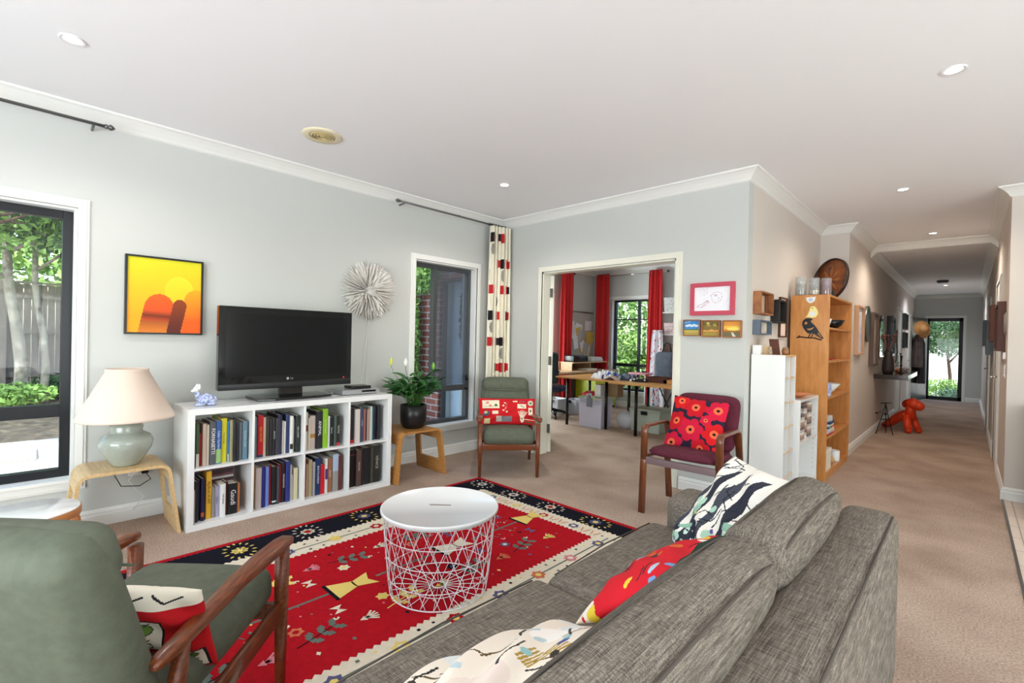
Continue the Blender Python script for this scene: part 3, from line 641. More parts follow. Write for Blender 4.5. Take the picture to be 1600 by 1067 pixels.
def can_multi():
    c=Canvas(360,360,(206,26,40)); r=random.Random(9)
    for _ in range(30): c.ell(r.random(),r.random(),r.uniform(.02,.07),r.uniform(.02,.06),r.choice([(240,232,220),(60,56,60),(110,150,196),(226,196,60),(70,120,80),(216,110,44),(170,190,206)]),r.random()*3)
    for k in range(14): a=k*.32; c.line([(.35,.4),(.35+math.cos(a)*.1,.4+math.sin(a)*.1)],.005,(30,28,34))
    for _ in range(10): x,y=r.random(),r.random(); c.line([(x,y),(x+.1,y+.06)],.007,(28,26,30))
    c.rect(0,.955,1,1,(36,60,50)); c.rect(0,0,1,.08,(236,226,206)); return c
def can_birds():
    c=Canvas(300,300,(200,24,32)); cr=(238,228,208); c.rect(0,0,1,.14,cr)
    for k in range(4): c.line([(.1+.24*k,.04),(.2+.24*k,.09),(.28+.24*k,.03)],.008,(40,36,36))
    for (x,y,w,h) in ((.2,.24,.5,.36),(.55,.7,.42,.26),(.02,.68,.36,.26)):
        c.rect(x,y,x+w,y+h,(30,26,28)); c.rect(x+.012,y+.012,x+w-.012,y+h-.012,cr)
        for i in range(2):
            for j in range(2): 
                a,b=x+w*(.28+.45*i),y+h*(.28+.45*j); c.ell(a,b,w*.16,h*.17,(50,46,44)); c.ell(a,b,w*.14,h*.145,(110,140,60) if (i,j)==(0,0) else cr); c.line([(a-w*.12,b-h*.2),(a-w*.05,b-h*.1)],.006,(50,46,44))
    return c
CR1=Canvas(8,8,(232,222,206)); BLKC=Canvas(8,8,(48,48,60)); REDC=Canvas(8,8,(196,24,32)); GRNC=Canvas(8,8,(52,70,58))
lf=can_leafy(); lf.a=lf.a[::-1].copy()
place(pillow('cushion_a',.43,.50,.17,lf,lf,160,seed=3,wr=.012),'cushion',basis((.78,-.62,.0),(.34,.55,.76),(-.665,1.95,.605)),'cushion printed with black branches and mint leaves against the sofa arm','cushion','cushions on the sofa')
cm=can_multi(); place(pillow('cushion_b',.34,.36,.12,cm,cm,130,seed=5,wr=.006),'cushion',basis((0.02,1,0),(.72,.0,.60),(-.60,1.21,.65)),'red cushion with mixed colourful print wedged mid sofa','cushion','cushions on the sofa')
cc=can_cream(); place(pillow('cushion_c',.62,.44,.14,cc,can_cream(8),170,seed=6,wr=.010),'cushion',basis((.20,.98,.02),(.90,-.14,.34),(-.69,.75,.55)),'cream cushion printed with twigs and birds, crumpled at the near sofa end','cushion','cushions on the sofa')
# ================================================================ COFFEE TABLE (white wire basket with round tray lid)
def build_basket_table():
    t=thing('basket_table','round white table with lift-off tray top on an open wire basket','coffee table',(-1.95,1.53,.007))
    zt=.40; rt=.30; ru=.287; rl=.245
    mb=MB().lathe([(0,zt),(rt-.006,zt),(rt,zt+.004),(rt,zt+.018),(rt-.003,zt+.0205),(rt-.006,zt+.0205),(rt-.008,zt+.0185),(0,zt+.0185)],n=72); top=mb.obj('table_top',M_white,t)
    # grip slot: recessed dark slot with rim
    a=R(-50); M=Matrix.Rotation(a+R(93),4,'Z'); g=MB(); pts=[]
    for k in range(24):
        q=2*PI*k/24; x=math.cos(q)*.012+(.045 if math.cos(q)>0 else -.045); y=math.sin(q)*.009; pts.append((x,y))
    g.prism(pts,zt+.0187,zt+.0193,'z',M=M); g.obj('grip_slot',mat('slot_liner',(150,140,132),.6),top)
    def rad(z): return rl+(ru-rl)*(z/zt)**.8
    w=MB(); n=23; w.tube([(math.cos(2*PI*k/60)*ru,math.sin(2*PI*k/60)*ru,zt-.004) for k in range(60)],.0035,6,closed=True)
    for z in (.09,.2,.3): w.tube([(math.cos(2*PI*k/60)*rad(z),math.sin(2*PI*k/60)*rad(z),z) for k in range(60)],.002,5,closed=True)
    w.tube([(math.cos(2*PI*k/48)*rl,math.sin(2*PI*k/48)*rl,.004) for k in range(48)],.003,6,closed=True)
    w.tube([(math.cos(2*PI*k/24)*.032,math.sin(2*PI*k/24)*.032,.006) for k in range(24)],.003,6,closed=True)
    w.tube([(math.cos(2*PI*k/40)*.13,math.sin(2*PI*k/40)*.13,.004) for k in range(40)],.002,5,closed=True)
    w.obj('wire_ring',M_whitem,t)
    for sg in (1,-1):
        for k in range(n):
            a=2*PI*(k+.25*sg)/n; pts=[(math.cos(a+sg*.62*q)*rad(zt*q),math.sin(a+sg*.62*q)*rad(zt*q),zt*q) for q in (0,.15,.3,.45,.6,.75,.9,1)]
            MB().tube([(math.cos(a)*.032,math.sin(a)*.032,.006)]*0+([(math.cos(a)*.034,math.sin(a)*.034,.006),(math.cos(a)*(rl-.006),math.sin(a)*(rl-.006),.005)] if sg>0 else [])+pts,.0017,5).obj('basket_wire',M_whitem,t)
build_basket_table()
# ================================================================ GREEN ARMCHAIRS
def ribbon(mb,pts,w,t,mi=0,M=None,round_=.004):
    """flat bar of width w (y) and thickness t following pts (x,z) -> in xz plane"""
    n=len(pts); vs=[]
    for i,(x,z,*r) in enumerate(pts):
        a=pts[max(i-1,0)];b=pts[min(i+1,n-1)]; dx,dz=b[0]-a[0],b[1]-a[1]; L=math.hypot(dx,dz) or 1; nx,nz=-dz/L,dx/L
        ww=(r[0] if r else w)/2; tt=(r[1] if len(r)>1 else t)/2; yo=r[2] if len(r)>2 else 0
        c=min(ww,tt)*.45
        for (sy,sn) in ((-ww,-tt+c),(-ww,tt-c),(-ww+c,tt),(ww-c,tt),(ww,tt-c),(ww,-tt+c),(ww-c,-tt),(-ww+c,-tt)): vs.append((x+nx*sn,sy+yo,z+nz*sn))
    fs=[(i*8+j,i*8+(j+1)%8,(i+1)*8+(j+1)%8,(i+1)*8+j) for i in range(n-1) for j in range(8)]
    return mb.add(vs,fs+[tuple(range(8))[::-1],tuple(range((n-1)*8,n*8))],mi,True,M)
def arm_chair(label,loc,rz):
    c=thing('armchair',label,'armchair',loc,rz,'green armchairs'); w=.27
    for s in (1,-1):
        y=s*w
        ribbon(MB(),[(.0,0,.028,.034),(-.004,.25,.038,.044),(-.002,.50,.042,.046)],.03,.04,M=Matrix.Translation((0,y,0))).obj('leg',M_teak,c)
        ribbon(MB(),[(-.66,0,.026,.03),(-.60,.18,.034,.04),(-.545,.34,.036,.042),(-.52,.49,.034,.036)],.03,.04,M=Matrix.Translation((0,y,0))).obj('leg',M_teak,c)
        ribbon(MB(),[(.02,.52,.03,.02,s*.012),(.005,.531,.05,.03,s*.012),(-.04,.535,.062,.032,s*.012),(-.15,.532,.066,.036,s*.006),(-.28,.522,.056,.036,-s*.002),(-.42,.508,.048,.034,0),(-.54,.498,.046,.03,0),(-.60,.494,.04,.026,0),(-.62,.492,.025,.014,0)],.05,.03,M=Matrix.Translation((0,y,0))).obj('armrest',M_teak,c)
        ribbon(MB(),[(-.02,.285),(-.57,.225)],.022,.07,M=Matrix.Translation((0,y,0))).obj('side_rail',M_teak,c)
    MB().rbox(-.022,.006,-w+.015,w-.015,.25,.305,.004).obj('front_rail',M_teak,c)
    MB().rbox(-.575,-.55,-w+.015,w-.015,.20,.25,.004).obj('rear_rail',M_teak,c)
    M=Matrix.Translation((-.27,0,.345))@Matrix.Rotation(R(-5),4,'Y')
    mb=MB().rbox(-.30,.29,-.235,.235,-.065,.075,.05,seg=5,n=7,puff=.018); mb.v=[tuple(M@Vector(p)) for p in mb.v]; mb.obj('seat_cushion',M_green,c)
    M=Matrix.Translation((-.645,0,.53))@Matrix.Rotation(R(-20),4,'Y')
    mb=MB().rbox(-.065,.06,-.245,.245,-.29,.34,.05,seg=5,n=8,puff=.02)
    mb.rbox(-.055,.085,-.243,.243,.19,.345,.055,seg=5,n=6,puff=.01)
    mb.v=[tuple(M@Vector(p)) for p in mb.v]; mb.obj('back_cushion',M_green,c)
    q=MB()
    for z in (.19,): 
        q.tube([tuple(M@Vector((.088,y,z))) for y in (-.23,-.1,0,.1,.23)],.0035,6)
    for y in (-.2455,.2455): q.tube([tuple(M@Vector((0,y,z))) for z in (-.25,0,.28)],.003,6)
    q.obj('seam',mat('green_seam',(78,88,72),.9),c)
    for s in (1,-1): ribbon(MB(),[(-.49,.22),(-.685,.78)],.03,.022,M=Matrix.Translation((-.055,s*.2,0))).obj('back_slat',M_teak,c)
    MB().rbox(-.78,-.755,-.21,.21,.72,.76,.004).obj('back_rail',M_teak,c)
    return c
arm_chair('green cushioned teak armchair in the far corner beside the curtain',(-3.07,3.20,.0),R(-41.7))
arm_chair('green cushioned teak armchair with its back to the camera in near left corner',(-1.985,.50,.0085),R(133))
rp=can_redprint()
def chair_pt(loc,rz,p): return Matrix.Translation(loc)@Matrix.Rotation(rz,4,'Z')@Vector(p)
p=chair_pt((-3.07,3.20,0),R(-41.7),(-.375,0,.555)); f=Vector((math.cos(R(-41.7)),math.sin(R(-41.7)),0)); l=Vector((-f.y,f.x,0))
place(pillow('cushion_d',.58,.27,.12,REDC,rp,150,pinch=.03,wr=.006,seed=8),'cushion',basis(l,-(Vector((0,0,1))-f*.38),p) @ Matrix.Rotation(0,4,'X'),'long red printed cushion with a hand motif on the far green armchair','cushion','red printed cushions on green armchairs')
f=Vector((math.cos(R(133)),math.sin(R(133)),0)); l=Vector((-f.y,f.x,0)); p=chair_pt((-1.985,.50,0),R(133),(-.42,-.06,.475))
cb=can_birds()
place(pillow('cushion_e',.44,.27,.12,cb,cb,150,pinch=.03,wr=.006,seed=12),'cushion',basis(l,-(Vector((0,0,1))-f*.32),p),'red cushion with framed apple drawings on the near green armchair','cushion','red printed cushions on green armchairs')
# ================================================================ BENTWOOD CHAIR WITH PLUM PAD
def bent_chair():
    c=thing('bentwood_armchair','brown bentwood armchair with plum pads in front of the doorway wall','armchair',(-1.485,3.33,0),R(-87))
    w=.275
    def arc(p): return p
    for s in (1,-1):
        M=Matrix.Translation((0,s*w,0))
        def fillet(pts,r=.05,n=6):
            out=[pts[0]]
            for a,b,d in zip(pts,pts[1:],pts[2:]):
                a,b,d=Vector(a),Vector(b),Vector(d); u=(a-b).normalized(); v=(d-b).normalized(); p0=b+u*r; p1=b+v*r
                for k in range(n+1): t=k/n; q=p0*(1-t)**2+b*2*t*(1-t)+p1*t*t; out.append(tuple(q))
            return out+[pts[-1]]
        ribbon(MB(),fillet([(.02,0),(.0,.425),(-.44,.40),(-.50,0)],.045),.05,.024,M=M).obj('leg_loop',M_redwood,c)
        ribbon(MB(),fillet([(.0,.40),(.0,.655),(-.42,.645),(-.50,.36)],.05),.05,.02,M=Matrix.Translation((0,s*(w),0))).obj('armrest_loop',M_redwood,c)
    MB().rbox(-.01,.015,-w+.02,w-.02,.375,.425,.004).obj('front_rail',mat('greyed_wood',(120,98,100),.5),c)
    MB().rbox(-.46,-.435,-w+.02,w-.02,.34,.40,.004).obj('rear_rail',M_redwood,c)
    for s in (1,-1): ribbon(MB(),[(-.40,.38),(-.50,.60),(-.60,.83)],.035,.018,M=Matrix.Translation((0,s*.2,0))).obj('back_upright',M_redwood,c)
    def pad(M,lx,ly,t,name):
        N=30; P=MB(); u=np.linspace(-1,1,N+1)
        for sg in (1,-1):
            vs=[];
            for b in u:
                for a in u:
                    r4=(abs(a)**6+abs(b)**6)**(1/6); sc=1 if r4<1e-6 else max(abs(a),abs(b))/r4
                    x,y=a*sc,b*sc; e=max(0,1-max(abs(a),abs(b))**6)**.5
                    tf=1-.35*math.exp(-((x*2)%1-.5)**2*60) *(1 if abs(x)<.9 else 0)-.35*math.exp(-(((y*1.5)+.25)%1-.5)**2*40)
                    vs.append((x*lx/2,y*ly/2,sg*t/2*e*(.55+.45*tf if sg>0 else .8)))
            f=[(j*(N+1)+i,j*(N+1)+i+1,(j+1)*(N+1)+i+1,(j+1)*(N+1)+i) for j in range(N) for i in range(N)]
            P.add(vs,f,0,True,M)
        P.obj(name,M_plum,c)
    pad(Matrix.Translation((-.215,0,.455))@Matrix.Rotation(R(-4),4,'Y'),.50,.51,.085,'seat_pad')
    pad(Matrix.Translation((-.505,0,.665))@Matrix.Rotation(R(-113),4,'Y')@Matrix.Rotation(PI,4,'X'),.46,.51,.08,'back_pad')
    def poppy():
        cv=Canvas(360,360,(40,30,52))
        for k,(x,y,r,h) in enumerate([(.18,.10,.17,0),(.47,.2,.2,1),(.86,.2,.2,2),(.16,.52,.19,1),(.46,.66,.22,2),(.88,.66,.2,0),(.14,.95,.2,2),(.66,.98,.17,1),(.98,.98,.12,0),(.70,.43,.1,2)]):
            col=((214,22,30),(196,16,34),(208,20,58))[h]
            for j in range(6): a=j*PI/3+k; cv.ell(x+math.cos(a)*r*.58,y+math.sin(a)*r*.58,r*.5,r*.42,col,a)
            cv.ell(x,y,r*.36,r*.38,(238,108,70)); cv.ell(x,y,r*.14,r*.13,(16,12,14),.4)
        return cv
    pc=poppy()
    f=Vector((math.cos(R(-87)),math.sin(R(-87)),0)); l=Vector((-f.y,f.x,0)); p=chair_pt((-1.485,3.33,0),R(-87),(-.32,.0,.665))
    place(pillow('cushion_f',.43,.41,.12,REDC,pc,150,pinch=.05,wr=.008,seed=15),'cushion',basis((l+Vector((0,0,-.05))),-(Vector((0,0,1))-f*.42),p),'square cushion with big red poppies on the plum bentwood armchair','cushion')
bent_chair()
# ================================================================ WHITE CUBE BOOKCASE + BOOKS
BX0,BX1,BY0,BY1,BH=-3.97,-3.58,.77,2.26,.79
def bookcase():
    t=thing('cube_bookcase','low white bookcase of eight cubbies filled with books, under the television','bookcase',((BX0+BX1)/2,(BY0+BY1)/2,0))
    ox,oy=(BX0+BX1)/2,(BY0+BY1)/2; T=.04; X0,X1=BX0-ox,BX1-ox; Y0,Y1=BY0-oy,BY1-oy
    f=lambda *a: bevel(MB().box(*a[:6]).obj(a[6],M_white,t),.0015)
    f(X0,X1,Y0,Y1,BH-T,BH,'top_panel'); f(X0,X1,Y0,Y1,0,T,'bottom_panel'); f(X0,X1,Y0,Y0+T,T,BH-T,'side_panel'); f(X0,X1,Y1-T,Y1,T,BH-T,'side_panel')
    cw=(1.49-2*T-3*.016)/4; ys=[]
    for k in range(4):
        a=Y0+T+k*(cw+.016); ys.append((a+oy,a+cw+oy))
        if k<3: f(X0,X1-.001,a+cw,a+cw+.016,T,BH-T,'divider')
    f(X0,X1-.002,Y0+T,Y1-T,BH/2-.008,BH/2+.008,'shelf')
    return ys
CELLS=bookcase()
M_pages=mat('book_pages',(232,224,206),.9)
BM={}
def bmat(c):
    if c not in BM: BM[c]=mat('book_cover_%d_%d_%d'%c,c,.42,bump=.03,bs=120)
    return BM[c]
def book(y,th,h,d,col,z0,tilt=0,xf=None,title=None,band=None,tcol=(235,235,230),label='',tsx=1):
    """standing book, spine towards +X; y = left side of spine (low Y), th thickness, h height, d depth"""
    xf=BX1-.05 if xf is None else xf
    o=thing('book',label,'book',(xf,y,z0),0,'books in the white cube bookcase'); o.rotation_euler=(R(-tilt),0,0)
    c=MB(); t=.0022; c.box(-d,0,0,t,0,h); c.box(-d,0,th-t,th,0,h); c.prism([(0-.0005,0),(.0025,th*.15),(.0035,th*.5),(.0025,th*.85),(-.0005,th),(-.003,th),(-.003,0)],0,h,'z'); c.obj('cover',bmat(col),o)
    MB().box(-d+.004,-.003,t,th-t,.003,h-.003).obj('pages',M_pages,o)
    if band:
        z1,z2,bc=band; MB().prism([(.0,0.0004),(.0032,th*.15),(.0042,th*.5),(.0032,th*.85),(0,th-.0004)],h*z1,h*z2,'z').obj('spine_band',bmat(bc),o)
    if title:
        s,size=title; M=Matrix.Translation((.0046,th*.5,h*.55))@Matrix(((0,0,1,0),(0,1,0,0),(-1,0,0,0),(0,0,0,1)))
        # text running down the spine: x axis of text -> -Z, y axis -> +Y
        text('spine_title',s,size,Matrix.Translation((.0046,th*.5,h*.55))@Matrix(((0,0,1,0),(0,1,0,0),(-1,0,0,0),(0,0,0,1))),bmat(tcol),o,ext=.0004,sx=tsx)
    return o
NAMES={}
def cname(c):
    r,g,b=c; mx,mn=max(c),min(c)
    if mx-mn<22: return 'black' if mx<48 else 'charcoal' if mx<95 else 'grey' if mx<175 else 'off-white' if mx<225 else 'white'
    if r>=g>=b:
        if r>180 and g>170 and b<110: return 'yellow'
        if r>180 and g>110 and b<110: return 'mustard' if g>140 else 'orange'
        if r-g>70: return 'red' if r>150 else 'maroon'
        if r>190: return 'cream'
        return 'tan' if r>125 else 'dark brown'
    if g>=r and g>=b: return 'lime green' if g>160 else 'green'
    if b>=g and b>=r: return ('pale blue' if mx>170 else 'blue' if mx>110 else 'navy') if b-r>25 else 'lilac grey'
    return 'purple'
# each cell: list of (thickness mm, height mm, colour, extras)
K=dict
cells={
 (0,1):[(14,262,(226,222,206),K(band=(.4,.7,(60,66,40)))),(20,270,(70,92,60),K(band=(.0,.3,(226,220,206)))),(20,200,(150,32,34),{}),(24,262,(206,180,162),{}),(20,252,(214,204,184),{}),(36,268,(84,84,90),K(title=('FORNASETTI',.030),tcol=(238,238,236))),(38,270,(54,90,150),K(band=(.02,.34,(150,186,120)),title=('Italian Gardens',.021),tcol=(190,210,240))),(38,280,(226,214,44),K(title=('Modern Design',.012),tcol=(120,110,40))),(12,262,(60,120,170),K(band=(0,.2,(196,196,190)))),(22,268,(152,146,112),{}),(20,262,(34,34,38),{}),(22,250,(44,46,54),{}),(22,246,(120,124,128),{}),(34,250,(92,120,136),K(title=('Australian Coast',.017),tcol=(186,206,214)))],
 (0,0):[(12,200,(196,188,176),{}),(16,250,(48,44,56),{}),(14,252,(54,58,72),{}),(18,262,(28,34,70),K(band=(.1,.2,(190,90,40)))),(12,250,(52,30,34),{}),(30,296,(230,176,50),K(title=('Big Book of ART',.022),tcol=(60,40,24))),(18,190,(150,146,140),{}),(22,192,(176,168,196),K(title=('Gardens',.013),tcol=(90,84,120))),(30,206,(236,236,234),K(title=('THE COOK',.014),tcol=(40,40,40))),(16,212,(74,30,30),{}),(52,196,(24,24,26),K(title=('Gaudi',.044),tcol=(236,236,236))),(16,188,(204,126,76),{})],
 (1,1):[(12,280,(196,200,60),{}),(20,272,(112,134,140),{}),(34,280,(188,28,36),K(band=(0,.06,(40,60,100)),title=('RED HOUSE',.020),tcol=(230,170,60))),(20,262,(226,206,178),{}),(18,266,(60,56,50),{}),(16,250,(48,46,48),{}),(20,254,(34,34,36),K(title=('DRAWING',.012),tcol=(210,210,210))),(16,250,(70,66,72),{}),(26,270,(40,44,66),{}),(14,226,(232,228,216),{}),(12,222,(214,210,200),{}),(24,270,(44,58,100),{}),(22,256,(226,224,216),K(band=(.1,.24,(40,40,44)))),(14,234,(206,206,200),{}),(28,256,(32,40,38),K(title=('NEW HOMES',.014),tcol=(220,220,220)))],
 (1,0):[(22,280,(196,140,60),{}),(38,270,(206,192,184),{}),(22,272,(36,40,120),{}),(24,268,(112,140,214),{}),(22,268,(140,36,42),{}),(30,258,(30,28,32),K(band=(.06,.1,(220,220,220)))),(14,254,(74,80,84),{}),(22,262,(130,34,44),{}),(22,270,(44,30,36),K(title=('RENAISSANCE',.016),tcol=(232,214,216))),(30,280,(40,52,124),{}),(14,252,(196,192,184),{}),(12,176,(210,206,200),{}),(30,222,(206,196,160),{})],
 (2,1):[(26,272,(204,196,184),K(band=(.5,.66,(120,40,44)))),(14,230,(222,210,186),{}),(34,240,(214,200,190),K(band=(.34,.46,(190,140,60)))),(38,270,(38,36,44),K(title=('ANIMAL',.032),tcol=(240,240,240))),(34,284,(134,186,40),K(title=('HOUSE PLANTS',.016),tcol=(210,230,140))),(14,228,(222,224,222),{}),(28,214,(34,40,42),K(title=('BRIDGE',.014),tcol=(220,230,230))),(16,224,(72,86,76),{}),(22,222,(30,34,30),K(title=('TEXTILE',.018),tcol=(206,210,190),band=(0,.1,(190,40,44))))],
 (2,0):[(24,274,(166,36,40),{}),(14,236,(196,170,140),{}),(22,262,(206,190,150),{}),(14,244,(176,172,170),{}),(34,268,(34,56,100),K(title=('ENCYCLOPEDIA',.019),tcol=(236,240,246))),(26,214,(214,26,34),{}),(16,258,(222,218,214),K(band=(.4,.7,(70,50,120)))),(32,252,(158,106,78),K(title=('BREAD',.018),tcol=(232,206,180))),(36,276,(150,150,144),K(band=(.55,1,(170,190,214)))),(24,262,(104,44,48),{})],
 (3,1):[(22,274,(150,40,36),{}),(24,262,(44,44,56),K(band=(0,.1,(200,40,40)))),(36,258,(222,212,204),{}),(26,270,(66,72,90),K(title=('LIMITED',.015),tcol=(170,180,206))),(20,250,(170,110,100),{}),(14,240,(64,50,66),{}),(16,248,(190,150,130),{}),(16,268,(190,200,192),{}),(14,262,(40,72,92),{}),(20,266,(28,28,32),{}),(22,272,(34,36,44),{})],
 (3,0):[(62,286,(26,20,22),K(band=(.85,.87,(120,60,60)))),(34,280,(92,70,62),K(title=('MEMOIRS',.018),tcol=(222,190,190))),(18,282,(36,24,28),{}),(52,286,(26,28,32),{}),(16,290,(70,62,48),{}),(52,292,(36,38,36),K(title=('VENICE',.034),tcol=(190,186,160)))],
}
cellname={(0,1):'upper far-left',(0,0):'lower far-left',(1,1):'upper second',(1,0):'lower second',(2,1):'upper third',(2,0):'lower third',(3,1):'upper far-right',(3,0):'lower far-right'}
tr=random.Random(2)
ordn=['leftmost','second','third','fourth','fifth','sixth','seventh','eighth','ninth','tenth','eleventh','twelfth','thirteenth','fourteenth','fifteenth']
for (ci,row),bl in cells.items():
    a,b=CELLS[ci]; z0=.04 if row==0 else BH/2+.008; maxh=.345
    tot=sum(q[0] for q in bl)/1000; sc=min(1.3,(b-a-.014)/tot) if (ci,row)!=(0,0) else 1.12
    y=a+.004; prev=None
    for i,(th,h,c,ex) in enumerate(bl):
        th=th/1000*sc; h=min(h/1000*1.07,.333); n=cname(c); ttl=ex.get('title')
        base=('%s book'%n) + ((' with large white lettering' if ttl[0] in ('FORNASETTI','Gaudi') else ' titled %s'%ttl[0]) if ttl else '')
        if prev: lab='%s right of the %s one, %s cubby'%(base,prev,cellname[(ci,row)])
        else: lab='%s at the left end of the %s cubby'%(base,cellname[(ci,row)])
        if lab in LABELS: lab='%s %s from the left in the %s cubby'%(base,ordn[i],cellname[(ci,row)])
        book(y,th-.0012,h,tr.uniform(.19,.24),c,z0,xf=BX1-.045-tr.uniform(0,.03),label=lab,**ex)
        y+=th; prev=n
# a stack of magazines lying behind the low books in the lower left cubby
a,b=CELLS[0]
for k in range(7):
    o=MB().box(-.105,.105,-.13,.13,0,.0155).obj('magazine',bmat(((92,60,66),(70,44,50),(206,200,196),(110,74,78),(80,50,56),(60,56,60),(120,84,84))[k])); o.location=(BX0+.115,a+.145+.002*(k%2),.24+.0158*k-.0005)
    tag(o,('maroon-edged flat magazine, %s in the pile behind the grey books'%ordn[k]).replace('leftmost','lowest') ,'magazine','magazines piled in the lower far-left cubby')
o=MB().rbox(-.1,.1,-.12,.12,0,.199,.004).obj('magazine_box',mat('grey_board',(120,112,110),.8)); o.location=(BX0+.115,a+.145,.0405)
tag(o,'grey board box carrying the magazine pile in the lower far-left cubby','box')
# ================================================================ TELEVISION
def tv():
    t=thing('television','large black flat television standing on the white bookcase','television',(-3.80,1.49,BH))
    w=.50; z0,z1=.085,.69
    bevel(MB().box(-.055,.0,-w,w,z0,z1).obj('tv_housing',M_blackg,t),.006,3)
    MB().box(.0,.004,-w+.045,w-.045,z0+.095,z1-.05).obj('tv_screen',M_screen,t)
    MB().rbox(-.02,.006,-w+.002,w-.002,z0,z0+.045,.006).obj('speaker_bar',mat('tv_grille',(26,27,30),.4),t)
    MB().prism([(-.075,z0+.1),(-.055,z0+.05),(-.055,z1-.08),(-.085,z1-.2)],-.3,.3,'y').obj('rear_cover',M_black,t)
    MB().box(-.05,-.01,-.075,.095,.02,z0+.02).obj('stand_neck',M_blackg,t)
    bevel(MB().prism([(-.17,-.27),(.085,-.27),(.11,-.15),(.11,.17),(.085,.29),(-.17,.29)],.001,.02,'z').obj('stand_base',M_blackg,t),.004,3)
    q=MB().cyl((.0045,-.025,z0+.07),(.0052,-.025,z0+.07),.010,n=20); q.obj('logo_disc',mat('logo_grey',(150,150,156),.4),t)
    text('logo_letters','LG',.019,Matrix.Translation((.0056,.005,z0+.069))@Matrix(((0,0,1,0),(1,0,0,0),(0,1,0,0),(0,0,0,1))),MATS['logo_grey'],t)
    MB().cyl((.006,.43,z0+.06),(.0066,.43,z0+.06),.004,n=10).obj('standby_light',mat('red_led',(255,30,30),.4,emit=(255,20,30),es=4),t)
tv()
def dvd():
    t=thing('dvd_player','slim silver disc player beside the television stand','disc player',(-3.80,2.04,BH+.001))
    bevel(MB().box(-.13,.10,-.17,.17,.004,.042).obj('player_body',M_silver,t),.002)
    MB().box(.1,.1012,.0,.13,.018,.034).obj('display_window',M_black,t)
    for k in range(4): MB().cyl((.1,-.05-.02*k,.024),(.103,-.05-.02*k,.024),.005,n=10).obj('button',M_silver,t)
    for x in (-.11,.08):
        for y in (-.14,.14): MB().cyl((x,y,0),(x,y,.005),.01,n=10).obj('foot',M_black,t)
dvd()
o=MB().rbox(-.07,.07,-.09,.09,0,.022,.004).obj('set_top_box',M_black); o.location=(-3.83,2.07,BH+.0435); tag(o,'small black set top box lying on the silver disc player','box')
bevel(o,.001)
# dangling cables on the wall under the shell light
o=MB().tube([(XT+.02,2.31,1.44),(XT+.014,2.28,1.15),(XT+.014,2.26,.95),(XT+.02,2.24,.82),(XT+.06,2.2,.80)],.0025,6).tube([(XT+.02,2.32,1.44),(XT+.014,2.31,1.15),(XT+.014,2.30,.95),(XT+.02,2.30,.82),(XT+.06,2.26,.80)],.0025,6).obj('lamp_cord',M_white); tag(o,'two thin white cords hanging down the wall below the spiky lamp','cord')
# ================================================================ porcelain deer
def deer():
    t=thing('deer_figurine','blue and white porcelain fawn lying on the left end of the bookcase','figurine',(-3.74,.885,BH))
    P=mat('blue_white_porcelain',(232,236,244),.15,rgb2=(52,84,168),vs=60,coat=.5); Wp=mat('white_porcelain',(240,238,236),.15,coat=.5)
    mb=MB().ball((0,.02,.042),.042,16,sc=(.8,1.3,1)).ball((0,.06,.035),.032,12,sc=(.9,1,1)).ball((.02,-.02,.012),.02,10,sc=(1,1.8,.6)).ball((.028,.05,.011),.018,10,sc=(1,1.7,.6)).cyl((0,-.02,.05),(0,-.036,.10),.022,.013,n=14)
    mb.obj('body',P,t)
    h=MB().ball((.004,-.04,.112),.018,12,sc=(.9,1.05,1)).ball((.012,-.056,.104),.011,10,sc=(.9,1.4,.8)).ball((-.012,-.028,.13),.013,8,sc=(.5,.7,1.5)).ball((.016,-.022,.13),.013,8,sc=(.5,.7,1.5)).ball((-.014,-.036,.129),.005,8,sc=(1,1,2.2)); h.obj('head',Wp,t)
deer()
